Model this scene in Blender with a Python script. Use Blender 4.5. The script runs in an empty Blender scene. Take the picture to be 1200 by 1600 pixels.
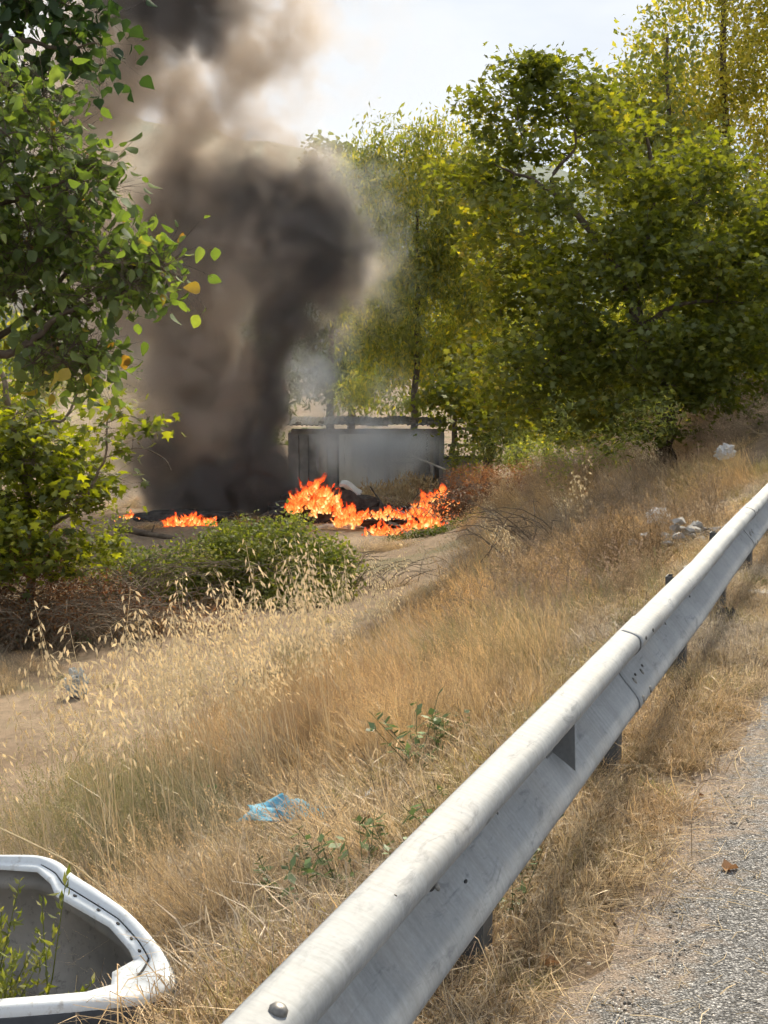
import bpy, bmesh, math, random
import numpy as np
from mathutils import Vector, Matrix, noise as mnoise

R = math.radians
rng = np.random.default_rng(7)
random.seed(7)
sc = bpy.context.scene
col = sc.collection

# ------------------------------------------------------------------ camera, sky, sun, exposure
CAM_H = 1.55
PITCH = 5.5845
cam_data = bpy.data.cameras.new('camera')
cam_data.sensor_fit = 'VERTICAL'
cam_data.sensor_height = 24.0
cam_data.lens = 24.0 * 2250.0 / 1600.0
cam_data.clip_start = 0.05
cam_data.clip_end = 6000.0
cam = bpy.data.objects.new('camera', cam_data)
cam.location = (0, 0, CAM_H)
cam.rotation_euler = (R(90 - PITCH), 0, 0)
col.objects.link(cam)
sc.camera = cam

SUN_DIR = Vector((0.31, 0.95, 0)).normalized()
SUN_EL = 42.0
world = bpy.data.worlds.new('World')
sc.world = world
world.use_nodes = True
nt = world.node_tree
nt.nodes.clear()
wo = nt.nodes.new('ShaderNodeOutputWorld')
bg = nt.nodes.new('ShaderNodeBackground')
bg.inputs['Strength'].default_value = 0.12
sky = nt.nodes.new('ShaderNodeTexSky')
sky.sky_type = 'NISHITA'
sky.sun_disc = False
sky.sun_elevation = R(SUN_EL)
sky.sun_rotation = math.atan2(SUN_DIR.x, SUN_DIR.y)
sky.air_density = 1.0
sky.dust_density = 0.8
tc = nt.nodes.new('ShaderNodeTexCoord')
mp = nt.nodes.new('ShaderNodeMapping')
mp.inputs['Scale'].default_value = (1.0, 1.0, 2.6)
nz = nt.nodes.new('ShaderNodeTexNoise')
nz.inputs['Scale'].default_value = 2.1
nz.inputs['Detail'].default_value = 7.0
nz.inputs['Roughness'].default_value = 0.52
rp = nt.nodes.new('ShaderNodeValToRGB')
rp.color_ramp.elements[0].position = 0.30
rp.color_ramp.elements[0].color = (0.90, 0.90, 0.90, 1)
rp.color_ramp.elements[1].position = 0.62
rp.color_ramp.elements[1].color = (1, 1, 1, 1)
nz2 = nt.nodes.new('ShaderNodeTexNoise')
nz2.inputs['Scale'].default_value = 3.4
nz2.inputs['Detail'].default_value = 5.0
cr = nt.nodes.new('ShaderNodeValToRGB')
cr.color_ramp.elements[0].position = 0.36
cr.color_ramp.elements[0].color = (3.1, 3.45, 3.95, 1)
cr.color_ramp.elements[1].position = 0.60
cr.color_ramp.elements[1].color = (4.3, 4.45, 4.6, 1)
mx = nt.nodes.new('ShaderNodeMixRGB')
lk = nt.links.new
lk(tc.outputs['Generated'], mp.inputs['Vector'])
lk(mp.outputs['Vector'], nz.inputs['Vector'])
lk(mp.outputs['Vector'], nz2.inputs['Vector'])
lk(nz.outputs['Fac'], rp.inputs['Fac'])
lk(nz2.outputs['Fac'], cr.inputs['Fac'])
lk(rp.outputs['Color'], mx.inputs['Fac'])
lk(sky.outputs['Color'], mx.inputs['Color1'])
lk(cr.outputs['Color'], mx.inputs['Color2'])
lk(mx.outputs['Color'], bg.inputs['Color'])
lk(bg.outputs['Background'], wo.inputs['Surface'])

sl = bpy.data.lights.new('sun', 'SUN')
sl.energy = 4.2
sl.angle = R(12.0)
sl.color = (1.0, 0.88, 0.69)
so = bpy.data.objects.new('sun', sl)
d = Vector((SUN_DIR.x * math.cos(R(SUN_EL)), SUN_DIR.y * math.cos(R(SUN_EL)), math.sin(R(SUN_EL))))
so.rotation_euler = d.to_track_quat('Z', 'Y').to_euler()
so.location = d * 60
col.objects.link(so)

vs = sc.view_settings
vs.view_transform = 'Standard'
vs.look = 'None'
vs.exposure = 0.86
vs.gamma = 1.0
vs.use_curve_mapping = False
cy = sc.cycles
cy.use_denoising = True
cy.use_adaptive_sampling = True
cy.adaptive_threshold = 0.10
cy.adaptive_min_samples = 10
cy.max_bounces = 5
cy.diffuse_bounces = 2
cy.glossy_bounces = 2
cy.transmission_bounces = 3
cy.transparent_max_bounces = 12
cy.volume_bounces = 2
cy.volume_step_rate = 1.3
cy.volume_max_steps = 160
cy.debug_use_spatial_splits = True
cy.debug_use_compact_bvh = False

# ------------------------------------------------------------------ helpers
_c, _s = math.cos(R(PITCH)), math.sin(R(PITCH))


def at(u, v, y):
    """world point at forward distance y seen in direction (u, v) of the 1200 x 1600 survey picture"""
    x = (u - 600) / 2250.0
    zc = -(v - 800) / 2250.0
    k = y / (_c + _s * zc)
    return np.array([x * k, y, CAM_H + (-_s + _c * zc) * k])


def smooth(a, b, x):
    t = np.clip((x - a) / (b - a), 0, 1)
    return t * t * (3 - 2 * t)


RAIL_X0, RAIL_K = -0.915, 0.342          # rail line x = X0 + K y
RN = math.hypot(1, RAIL_K)
RDIR = np.array([RAIL_K / RN, 1 / RN, 0])   # along the rail, away from the camera
RLEFT = np.array([-1 / RN, RAIL_K / RN, 0])  # away from the road


def qdist(x, y):
    return -((x - RAIL_X0) - RAIL_K * y) / RN


_ph = rng.uniform(0, 6.28, 24)


def wob(x, y, f):
    return (np.sin(x * f + _ph[0]) * np.cos(y * f * 0.9 + _ph[1]) + 0.6 * np.sin(x * f * 1.9 + y * f * 1.3 + _ph[2])
            + 0.4 * np.sin(-x * f * 3.1 + y * f * 2.7 + _ph[3])) / 2.0


PQ = np.array([-60, -8, -1.0, 0, 0.5, 1.2, 2.2, 3.5, 5.0, 6.3, 7.5, 9.5, 12, 400])
PZ = np.array([-0.3, 0.0, 0.0, -0.01, -0.08, -0.32, -0.78, -1.30, -1.85, -2.22, -2.34, -2.36, -2.30, -2.30])


def ground_z(x, y):
    x = np.asarray(x, float)
    y = np.asarray(y, float)
    q = qdist(x, y)
    z = np.interp(q, PQ, PZ)
    rise = 0.036 * np.clip(y - 13, 0, 45)
    z = z + rise * (1 - smooth(0.5, 11.0, q))
    z = z + 0.85 * np.exp(-((x - 6.6) / 3.2) ** 2 - ((y - 29) / 8.0) ** 2)
    z = z + 0.55 * np.exp(-((x - 3.4) / 1.8) ** 2 - ((y - 31) / 5.0) ** 2)
    rough = smooth(0.1, 1.5, q)
    z = z + rough * (0.06 * wob(x, y, 1.1) + 0.022 * wob(x, y, 4.3)) * (1 - 0.6 * smooth(40, 90, y))
    z = z + 0.010 * wob(x, y, 6.1) * smooth(-0.2, 0.1, q)
    return z


def mk_mesh(name, V, polys=None, tri=None, attrs=None, smooth_shade=False):
    me = bpy.data.meshes.new(name)
    V = np.asarray(V, np.float32)
    if tri is not None:
        tri = np.asarray(tri, np.int32)
        n, k = tri.shape
        me.vertices.add(len(V))
        me.vertices.foreach_set('co', V.ravel())
        me.loops.add(n * k)
        me.loops.foreach_set('vertex_index', tri.ravel())
        me.polygons.add(n)
        me.polygons.foreach_set('loop_start', np.arange(0, n * k, k, dtype=np.int32))
        me.update(calc_edges=True)
    else:
        me.from_pydata([tuple(map(float, p)) for p in V], [], polys)
        me.update()
    if attrs:
        for an, arr in attrs.items():
            a = me.attributes.new(an, 'FLOAT', 'POINT')
            a.data.foreach_set('value', np.asarray(arr, np.float32))
    if smooth_shade and len(me.polygons):
        me.polygons.foreach_set('use_smooth', np.ones(len(me.polygons), bool))
    return me


def link(name, me, mat=None, parent=None, label=None, cat=None, group=None, kind=None, loc=None):
    o = bpy.data.objects.new(name, me)
    col.objects.link(o)
    if mat is not None and me is not None and not len(me.materials):
        me.materials.append(mat)
    if loc is not None:
        o.location = [float(c) for c in loc]
    if parent is not None:
        o.parent = parent
    if label:
        o['label'] = label
    if cat:
        o['category'] = cat
    if group:
        o['group'] = group
    if kind:
        o['kind'] = kind
    return o


def empty(name, loc, label, cat, group=None):
    return link(name, None, None, None, label, cat, group, None, loc)


class Acc:
    """collects polygons into one mesh"""

    def __init__(self):
        self.v, self.f, self.a = [], [], []

    def add(self, V, F, a=0.5):
        n = len(self.v)
        self.v.extend([tuple(map(float, p)) for p in V])
        self.f.extend([tuple(int(i) + n for i in fc) for fc in F])
        self.a.extend([float(a)] * len(V))

    def box(self, c, size, rot=None, a=0.5):
        sx, sy, sz = [s / 2 for s in size]
        P = np.array([[i * sx, j * sy, k * sz] for k in (-1, 1) for j in (-1, 1) for i in (-1, 1)])
        if rot is not None:
            P = P @ np.array(rot).T
        P = P + np.array(c)
        self.add(P, [(0, 2, 3, 1), (4, 5, 7, 6), (0, 1, 5, 4), (2, 6, 7, 3), (0, 4, 6, 2), (1, 3, 7, 5)], a)

    def tube(self, pts, rad, n=6, a=0.5, cap=True):
        pts = np.asarray(pts, float)
        rad = np.broadcast_to(np.asarray(rad, float), (len(pts),))
        T = np.gradient(pts, axis=0)
        T /= np.linalg.norm(T, axis=1)[:, None] + 1e-9
        up = np.array([0.31, 0.17, 0.93])
        V = []
        for p, t, r in zip(pts, T, rad):
            b = np.cross(t, up)
            if np.linalg.norm(b) < 0.1:
                b = np.cross(t, [1, 0, 0])
            b /= np.linalg.norm(b)
            c = np.cross(t, b)
            for k in range(n):
                w = 2 * math.pi * k / n
                V.append(p + r * (math.cos(w) * b + math.sin(w) * c))
        F = []
        for i in range(len(pts) - 1):
            for k in range(n):
                F.append((i * n + k, i * n + (k + 1) % n, (i + 1) * n + (k + 1) % n, (i + 1) * n + k))
        if cap:
            F.append(tuple(range(n))[::-1])
            F.append(tuple((len(pts) - 1) * n + k for k in range(n)))
        self.add(V, F, a)

    def mesh(self, name, smooth_shade=False):
        return mk_mesh(name, self.v, self.f, attrs={'tint': self.a}, smooth_shade=smooth_shade)


def rotz(a):
    return np.array([[math.cos(a), -math.sin(a), 0], [math.sin(a), math.cos(a), 0], [0, 0, 1]])


def rotx(a):
    return np.array([[1, 0, 0], [0, math.cos(a), -math.sin(a)], [0, math.sin(a), math.cos(a)]])


def roty(a):
    return np.array([[math.cos(a), 0, math.sin(a)], [0, 1, 0], [-math.sin(a), 0, math.cos(a)]])


# ------------------------------------------------------------------ materials
class NT:
    def __init__(self, name):
        self.m = bpy.data.materials.new(name)
        self.m.use_nodes = True
        self.t = self.m.node_tree
        self.t.nodes.clear()
        self.out = self.t.nodes.new('ShaderNodeOutputMaterial')

    def n(self, kind, **kw):
        nd = self.t.nodes.new(kind)
        for k, v in kw.items():
            if hasattr(nd, k) and k not in nd.inputs:
                setattr(nd, k, v)
            else:
                nd.inputs[k].default_value = v
        return nd

    def l(self, a, b):
        self.t.links.new(a, b)

    def val(self, x, inp):
        if hasattr(x, 'links'):
            self.l(x, inp)
        else:
            inp.default_value = x

    def math(self, op, a, b=0.0, clamp=False):
        nd = self.t.nodes.new('ShaderNodeMath')
        nd.operation = op
        nd.use_clamp = clamp
        self.val(a, nd.inputs[0])
        self.val(b, nd.inputs[1])
        return nd.outputs[0]

    def mix(self, f, a, b, mode='MIX'):
        nd = self.t.nodes.new('ShaderNodeMixRGB')
        nd.blend_type = mode
        self.val(f, nd.inputs[0])
        for x, i in ((a, 1), (b, 2)):
            if isinstance(x, tuple) and len(x) == 3:
                x = x + (1,)
            self.val(x, nd.inputs[i])
        return nd.outputs[0]

    def ramp(self, f, stops):
        nd = self.t.nodes.new('ShaderNodeValToRGB')
        e = nd.color_ramp.elements
        while len(e) < len(stops):
            e.new(0.5)
        for i, (p, c) in enumerate(stops):
            e[i].position = p
            e[i].color = tuple(c) + (1,) if len(c) == 3 else c
        self.val(f, nd.inputs[0])
        return nd.outputs[0]

    def noise(self, scale, detail=4, rough=0.55, vec=None, dist=0.0):
        nd = self.n('ShaderNodeTexNoise', Scale=scale, Detail=detail, Roughness=rough, Distortion=dist)
        if vec is None:
            vec = self.obj()
        self.l(vec, nd.inputs['Vector'])
        return nd.outputs['Fac']

    def obj(self):
        return self.n('ShaderNodeTexCoord').outputs['Object']

    def pos(self):
        return self.n('ShaderNodeNewGeometry').outputs['Position']

    def scaled(self, vec, s, rot=(0, 0, 0)):
        m = self.n('ShaderNodeMapping', Scale=s, Rotation=rot)
        self.l(vec, m.inputs['Vector'])
        return m.outputs['Vector']

    def bump(self, h, strength=0.3, dist=0.01):
        b = self.n('ShaderNodeBump', Strength=strength, Distance=dist)
        self.l(h, b.inputs['Height'])
        return b.outputs['Normal']

    def pbr(self, base, rough=0.7, metal=0.0, normal=None, spec=0.4, **kw):
        p = self.n('ShaderNodeBsdfPrincipled')
        if isinstance(base, tuple) and len(base) == 3:
            base = base + (1,)
        self.val(base, p.inputs['Base Color'])
        self.val(rough, p.inputs['Roughness'])
        self.val(metal, p.inputs['Metallic'])
        p.inputs['Specular IOR Level'].default_value = spec
        for k, v in kw.items():
            self.val(v, p.inputs[k])
        if normal is not None:
            self.l(normal, p.inputs['Normal'])
        self.l(p.outputs[0], self.out.inputs['Surface'])
        return p


def attr(N, name, inst=False):
    a = N.n('ShaderNodeAttribute')
    a.attribute_name = name
    a.attribute_type = 'INSTANCER' if inst else 'GEOMETRY'
    return a


def simple(name, c1, c2, rough=0.8, scale=6.0, bump=0.3, metal=0.0, spec=0.3, bd=0.02):
    N = NT(name)
    f = N.noise(scale, 6, 0.6)
    g = N.ramp(f, [(0.3, c1), (0.7, c2)])
    N.pbr(g, rough, metal, N.bump(N.noise(scale * 5, 4), bump, bd), spec)
    return N.m


def leaf_mat(name, stops, trans=0.45, tcol=(0.55, 0.60, 0.10), gloss=0.03):
    """leaf colour from the leaf's own tint value; thin leaf that lets light through"""
    N = NT(name)
    a = attr(N, 'tint').outputs['Fac']
    c = N.ramp(a, stops)
    f = N.noise(30.0, 2)
    c = N.mix(0.35, c, N.ramp(f, [(0.3, (0.6, 0.6, 0.55)), (0.75, (1.25, 1.25, 1.2))]), 'MULTIPLY')
    dif = N.n('ShaderNodeBsdfDiffuse')
    N.l(c, dif.inputs['Color'])
    tr = N.n('ShaderNodeBsdfTranslucent')
    tcn = N.mix(1.0, c, tuple(x * 4.0 for x in tcol), 'MULTIPLY')
    N.l(tcn, tr.inputs['Color'])
    ms = N.n('ShaderNodeMixShader', Fac=trans)
    N.l(dif.outputs[0], ms.inputs[1])
    N.l(tr.outputs[0], ms.inputs[2])
    gl = N.n('ShaderNodeBsdfGlossy', Roughness=0.6)
    gl.inputs['Color'].default_value = (0.8, 0.85, 0.85, 1)
    m2 = N.n('ShaderNodeMixShader', Fac=gloss)
    N.l(ms.outputs[0], m2.inputs[1])
    N.l(gl.outputs[0], m2.inputs[2])
    N.l(m2.outputs[0], N.out.inputs['Surface'])
    return N.m


def grass_mat(name):
    N = NT(name)
    colr = attr(N, 'hue', True).outputs['Color']
    v = attr(N, 'tint').outputs['Fac']
    g = N.ramp(v, [(0.0, (0.30, 0.26, 0.21)), (0.5, (0.92, 0.91, 0.88)), (1.0, (1.6, 1.56, 1.46))])
    c = N.mix(1.0, colr, g, 'MULTIPLY')
    dif = N.n('ShaderNodeBsdfDiffuse')
    N.l(c, dif.inputs['Color'])
    tr = N.n('ShaderNodeBsdfTranslucent')
    N.l(c, tr.inputs['Color'])
    ms = N.n('ShaderNodeMixShader', Fac=0.33)
    N.l(dif.outputs[0], ms.inputs[1])
    N.l(tr.outputs[0], ms.inputs[2])
    gl = N.n('ShaderNodeBsdfGlossy', Roughness=0.5)
    m2 = N.n('ShaderNodeMixShader', Fac=0.05)
    N.l(ms.outputs[0], m2.inputs[1])
    N.l(gl.outputs[0], m2.inputs[2])
    N.l(m2.outputs[0], N.out.inputs['Surface'])
    return N.m


M = {}
M['grass'] = grass_mat('dry_grass')
M['bark'] = simple('bark', (0.055, 0.04, 0.03), (0.16, 0.125, 0.09), 0.9, 7, 0.6)
M['twig'] = simple('twig', (0.10, 0.075, 0.05), (0.24, 0.19, 0.14), 0.9, 9, 0.3)
M['leaf_elm'] = leaf_mat('leaf_elm', [(0.0, (0.072, 0.100, 0.036)), (0.5, (0.135, 0.175, 0.058)), (0.86, (0.21, 0.24, 0.08)), (0.93, (0.36, 0.28, 0.04)), (1.0, (0.40, 0.20, 0.05))], 0.48, (0.36, 0.42, 0.12))
M['leaf_dark'] = leaf_mat('leaf_dark', [(0.0, (0.022, 0.042, 0.018)), (0.7, (0.055, 0.088, 0.032)), (1.0, (0.12, 0.15, 0.05))], 0.36, (0.32, 0.40, 0.12))
M['leaf_maple'] = leaf_mat('leaf_maple', [(0.0, (0.075, 0.098, 0.026)), (0.55, (0.145, 0.168, 0.040)), (0.85, (0.24, 0.24, 0.05)), (1.0, (0.38, 0.32, 0.05))], 0.54, (0.46, 0.43, 0.08))
M['leaf_plane'] = leaf_mat('leaf_plane', [(0.0, (0.080, 0.100, 0.022)), (0.5, (0.17, 0.19, 0.032)), (1.0, (0.36, 0.36, 0.05))], 0.58, (0.42, 0.42, 0.06))
M['leaf_willow'] = leaf_mat('leaf_willow', [(0.0, (0.095, 0.120, 0.050)), (0.5, (0.19, 0.215, 0.075)), (0.85, (0.28, 0.29, 0.08)), (1.0, (0.44, 0.38, 0.07))], 0.55, (0.40, 0.40, 0.11))
M['leaf_poplar'] = leaf_mat('leaf_poplar', [(0.0, (0.16, 0.175, 0.045)), (0.5, (0.33, 0.32, 0.07)), (1.0, (0.54, 0.46, 0.11))], 0.52, (0.37, 0.36, 0.11))
M['leaf_bramble'] = leaf_mat('leaf_bramble', [(0.0, (0.075, 0.092, 0.022)), (0.6, (0.165, 0.18, 0.045)), (1.0, (0.36, 0.32, 0.12))], 0.42, (0.38, 0.42, 0.10))
M['leaf_rust'] = leaf_mat('leaf_rust', [(0.0, (0.07, 0.035, 0.02)), (0.6, (0.17, 0.085, 0.04)), (1.0, (0.34, 0.20, 0.09))], 0.30, (0.38, 0.26, 0.16))
M['straw_leaf'] = leaf_mat('straw_leaf', [(0.0, (0.28, 0.20, 0.11)), (0.5, (0.45, 0.34, 0.19)), (1.0, (0.60, 0.49, 0.31))], 0.3, (0.3, 0.26, 0.2))
M['leaf_fallen'] = leaf_mat('leaf_fallen', [(0.0, (0.20, 0.10, 0.05)), (0.5, (0.42, 0.24, 0.12)), (1.0, (0.50, 0.32, 0.18))], 0.15, (0.3, 0.25, 0.2))


def ground_mat():
    N = NT('dry_soil')
    p = N.pos()
    n1 = N.noise(0.55, 5, 0.6, p)
    n2 = N.noise(7.0, 6, 0.65, p)
    n3 = N.noise(60.0, 3, 0.6, p)
    c = N.ramp(n1, [(0.30, (0.17, 0.120, 0.078)), (0.55, (0.26, 0.195, 0.135)), (0.75, (0.34, 0.265, 0.185))])
    c = N.mix(0.55, c, N.ramp(n2, [(0.32, (0.42, 0.40, 0.37)), (0.52, (0.95, 0.95, 0.95)), (0.72, (1.3, 1.28, 1.22))]), 'MULTIPLY')
    c = N.mix(0.5, c, N.ramp(n3, [(0.35, (0.55, 0.52, 0.5)), (0.65, (1.3, 1.3, 1.3))]), 'MULTIPLY')
    # sparse green of low ground cover in blotches
    g = N.ramp(N.noise(0.33, 4, 0.5, N.scaled(p, (1, 1, 1), (0, 0, 0.8))), [(0.56, (0, 0, 0)), (0.66, (0.7, 0.7, 0.7))])
    c = N.mix(g, c, (0.10, 0.105, 0.045))
    h = N.mix(0.5, n2, n3)
    N.pbr(c, 0.95, 0.0, N.bump(h, 0.7, 0.04), 0.15)
    return N.m


def road_mat():
    N = NT('chip_seal')
    p = N.pos()
    v = N.n('ShaderNodeTexVoronoi', Scale=135.0)
    N.l(p, v.inputs['Vector'])
    sep = N.n('ShaderNodeSeparateColor')
    N.l(v.outputs['Color'], sep.inputs['Color'])
    chip = N.ramp(sep.outputs[0], [(0.0, (0.085, 0.084, 0.083)), (0.35, (0.20, 0.198, 0.196)), (0.75, (0.31, 0.306, 0.30)), (0.95, (0.46, 0.45, 0.44)), (1.0, (0.66, 0.64, 0.61))])
    gap = N.ramp(v.outputs['Distance'], [(0.34, (1, 1, 1)), (0.66, (0.34, 0.34, 0.34))])
    c = N.mix(1.0, chip, gap, 'MULTIPLY')
    n1 = N.noise(1.6, 5, 0.6, p)
    n2 = N.noise(14.0, 5, 0.6, p)
    c = N.mix(0.6, c, N.ramp(n1, [(0.3, (0.78, 0.78, 0.80)), (0.7, (1.2, 1.19, 1.16))]), 'MULTIPLY')
    # soil and broken straw washed over the edge of the seal
    a = attr(N, 'tint').outputs['Fac']
    e = N.math('ADD', a, N.math('MULTIPLY', N.math('SUBTRACT', n2, 0.5), 1.1))
    e = N.math('ADD', e, N.math('MULTIPLY', N.math('SUBTRACT', n1, 0.5), 0.8))
    m = N.ramp(e, [(0.35, (0, 0, 0)), (0.75, (0.85, 0.85, 0.85))])
    dirt = N.mix(0.6, (0.29, 0.225, 0.17), N.ramp(sep.outputs[1], [(0, (0.4, 0.4, 0.4)), (1, (1.5, 1.45, 1.4))]), 'MULTIPLY')
    c = N.mix(m, c, dirt)
    hh = N.math('ADD', N.math('MULTIPLY', v.outputs['Distance'], -1.0), N.math('MULTIPLY', sep.outputs[2], 0.5))
    N.pbr(c, 0.85, 0.0, N.bump(hh, 0.9, 0.006), 0.25)
    return N.m


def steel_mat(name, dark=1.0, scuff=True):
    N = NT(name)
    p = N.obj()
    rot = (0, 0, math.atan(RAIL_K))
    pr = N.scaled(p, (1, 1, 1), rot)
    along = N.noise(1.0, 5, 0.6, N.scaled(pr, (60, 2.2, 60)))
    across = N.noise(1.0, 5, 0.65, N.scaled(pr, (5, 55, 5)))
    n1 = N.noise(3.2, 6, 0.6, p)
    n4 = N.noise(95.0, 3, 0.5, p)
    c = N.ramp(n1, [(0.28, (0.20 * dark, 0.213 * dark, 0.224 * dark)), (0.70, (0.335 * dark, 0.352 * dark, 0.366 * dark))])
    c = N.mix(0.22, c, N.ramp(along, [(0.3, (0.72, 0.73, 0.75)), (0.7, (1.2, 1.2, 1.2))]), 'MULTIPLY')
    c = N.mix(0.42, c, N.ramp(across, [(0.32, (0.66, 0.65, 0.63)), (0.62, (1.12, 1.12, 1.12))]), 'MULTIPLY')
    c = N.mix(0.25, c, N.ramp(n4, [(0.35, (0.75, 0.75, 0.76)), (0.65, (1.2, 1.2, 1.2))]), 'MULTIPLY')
    if scuff:
        sc1 = N.noise(1.0, 6, 0.72, N.scaled(pr, (22, 5.5, 22)), 0.8)
        big = N.noise(0.9, 2, 0.5, p)
        k = N.math('MULTIPLY', N.math('SUBTRACT', sc1, 0.55), 9.0, True)
        k = N.math('MULTIPLY', k, N.math('MULTIPLY', N.math('SUBTRACT', big, 0.44), 7.0, True))
        c = N.mix(N.math('MULTIPLY', k, 0.75), c, (0.115, 0.125, 0.145))
        dirt = N.math('MULTIPLY', N.math('SUBTRACT', N.noise(1.7, 6, 0.7, p), 0.52), 3.0, True)
        c = N.mix(N.math('MULTIPLY', dirt, 0.45), c, (0.34, 0.30, 0.25))
    rgh = N.ramp(n1, [(0.3, (0.56, 0.56, 0.56)), (0.7, (0.74, 0.74, 0.74))])
    N.pbr(c, rgh, 0.12, N.bump(N.mix(0.3, n1, along), 0.10, 0.006), 0.35)
    return N.m


M['ground'] = ground_mat()
M['road'] = road_mat()
M['steel'] = steel_mat('galvanised_steel')
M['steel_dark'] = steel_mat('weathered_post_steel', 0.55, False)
M['post_steel'] = steel_mat('dark_post_steel', 0.30, False)  # rail steel with its base colour darkened evenly
M['bolt'] = simple('bolt_steel', (0.10, 0.10, 0.10), (0.26, 0.25, 0.23), 0.5, 60, 0.3, 0.6, 0.5, 0.001)
M['hole'] = simple('slot_dark', (0.015, 0.015, 0.016), (0.04, 0.04, 0.042), 0.8, 40, 0.1)
M['char'] = simple('charred', (0.012, 0.011, 0.011), (0.075, 0.068, 0.062), 0.95, 6, 0.8)
M['ash'] = simple('ash', (0.20, 0.195, 0.19), (0.55, 0.54, 0.52), 0.95, 9, 0.5)
M['plaster'] = simple('weathered_plaster', (0.30, 0.28, 0.25), (0.48, 0.46, 0.42), 0.9, 2.5, 0.3)
M['plaster_dark'] = simple('sooty_board', (0.13, 0.13, 0.132), (0.26, 0.255, 0.25), 0.9, 2.5, 0.3)
M['door'] = simple('pale_door', (0.44, 0.42, 0.37), (0.60, 0.58, 0.52), 0.8, 3, 0.15)
M['roof'] = simple('old_roofing', (0.022, 0.021, 0.02), (0.085, 0.077, 0.065), 0.95, 5, 0.7)
M['wood'] = simple('old_timber', (0.09, 0.075, 0.06), (0.26, 0.22, 0.18), 0.9, 6, 0.4)
M['whitewash'] = simple('whitewash', (0.62, 0.60, 0.56), (0.82, 0.80, 0.76), 0.9, 1.6, 0.2)
M['concrete'] = simple('concrete', (0.34, 0.33, 0.31), (0.58, 0.57, 0.54), 0.9, 6, 0.4)
M['rubble'] = simple('dusty_rubble', (0.24, 0.225, 0.205), (0.46, 0.44, 0.41), 0.95, 9, 0.5)
M['hill'] = simple('wooded_hill', (0.12, 0.15, 0.13), (0.18, 0.20, 0.17), 1.0, 0.02, 0.4, 0, 0.1, 8.0)


# ------------------------------------------------------------------ the setting: ground, road, hills
def grid_axis(knots, counts):
    out = []
    for (a, b), n in zip(zip(knots[:-1], knots[1:]), counts):
        out.append(np.linspace(a, b, n, endpoint=False))
    out.append([knots[-1]])
    return np.concatenate(out)


gx = grid_axis([-1500, -200, -40, -12, 12, 40, 200, 1500], [8, 16, 50, 190, 50, 16, 8])
gy = grid_axis([-40, 0, 14, 45, 100, 400, 2500], [14, 130, 130, 40, 20, 14])
GX, GY = np.meshgrid(gx, gy)
GZ = ground_z(GX, GY)
GQ = qdist(GX, GY)
GZ = np.where(GQ < -0.75, GZ - 0.05, GZ)       # the soil dips under the road seal
nV = GX.size
nxg, nyg = len(gx), len(gy)
idx = np.arange(nV).reshape(nyg, nxg)
quads = np.stack([idx[:-1, :-1], idx[:-1, 1:], idx[1:, 1:], idx[1:, :-1]], -1).reshape(-1, 4)
me = mk_mesh('ground', np.stack([GX, GY, GZ], -1).reshape(-1, 3), tri=quads, smooth_shade=True)
link('ground', me, M['ground'], kind='structure', label='dry dusty ground sloping down from the road to a flat field', cat='ground')

# road: strip right of the rail with a ragged edge
sy = np.concatenate([np.linspace(-8, 16, 420), np.linspace(16.2, 60, 90)])
ql = np.concatenate([np.linspace(0, 1, 26) ** 1.6 * 1.5, [1.7, 2.3, 3.2, 4.5, 6.5, 8.0]])
V, tint = [], []
for s in sy:
    e = min(0.5, 0.14 + 0.075 * max(0.0, s - 3.3)) + 0.03 * math.sin(s * 2.1) + 0.03 * math.sin(s * 5.3 + 1) + 0.02 * math.sin(s * 11.7 + 2) + 0.012 * math.sin(s * 23.0)
    for qq in ql:
        q = -(e + qq)
        x = RAIL_X0 * 1.0 + RAIL_K * s - q * RN
        z = float(ground_z(x, s)) + 0.006 + min(0.012, qq * 0.05)
        V.append((x, s, z))
        tint.append(max(0.0, 1 - qq / 0.5) * (0.75 + 0.25 * math.sin(s * 1.7)))
n = len(ql)
F = [(i * n + j, i * n + j + 1, (i + 1) * n + j + 1, (i + 1) * n + j) for i in range(len(sy) - 1) for j in range(n - 1)]
me = mk_mesh('road', V, F, attrs={'tint': tint}, smooth_shade=True)
link('road', me, M['road'], kind='structure', label='grey chip seal road shoulder with a ragged edge', cat='road')

# far wooded ridge
V, F = [], []
hx = np.linspace(-900, 900, 150)
for i, x in enumerate(hx):
    u = 600 + x / 1000 * 2250
    top = np.interp(u, [-900, 0, 200, 330, 560, 760, 1000, 2000], [150, 172, 188, 212, 262, 250, 300, 330])
    zt = CAM_H + (580 - top) / 2250 * 1000 + 2.2 * math.sin(i * 1.3) + 1.4 * math.sin(i * 3.7)
    for k, (fy, fz) in enumerate([(700, -4), (800, 0.42), (900, 0.76), (1000, 1.0), (1150, 0.7), (1400, -0.02)]):
        V.append((x * fy / 1000, fy, zt * fz if fz > 0 else -4))
F = [(i * 6 + j, (i + 1) * 6 + j, (i + 1) * 6 + j + 1, i * 6 + j + 1) for i in range(len(hx) - 1) for j in range(5)]
link('hill', mk_mesh('hill', V, F, smooth_shade=True), M['hill'], kind='structure', label='far wooded ridge on the skyline', cat='hill')

# ------------------------------------------------------------------ guardrail
prof = np.array([(0.002, 0.308), (0.010, 0.312), (0.030, 0.308), (0.060, 0.299), (0.076, 0.288), (0.083, 0.270), (0.080, 0.250), (0.066, 0.231),
                 (0.034, 0.208), (0.012, 0.195), (0.003, 0.182), (0.002, 0.168), (0.008, 0.153), (0.028, 0.128), (0.053, 0.098), (0.073, 0.072),
                 (0.082, 0.050), (0.080, 0.031), (0.066, 0.015), (0.030, 0.004), (0.010, 0.000), (0.002, 0.004)])


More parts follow.
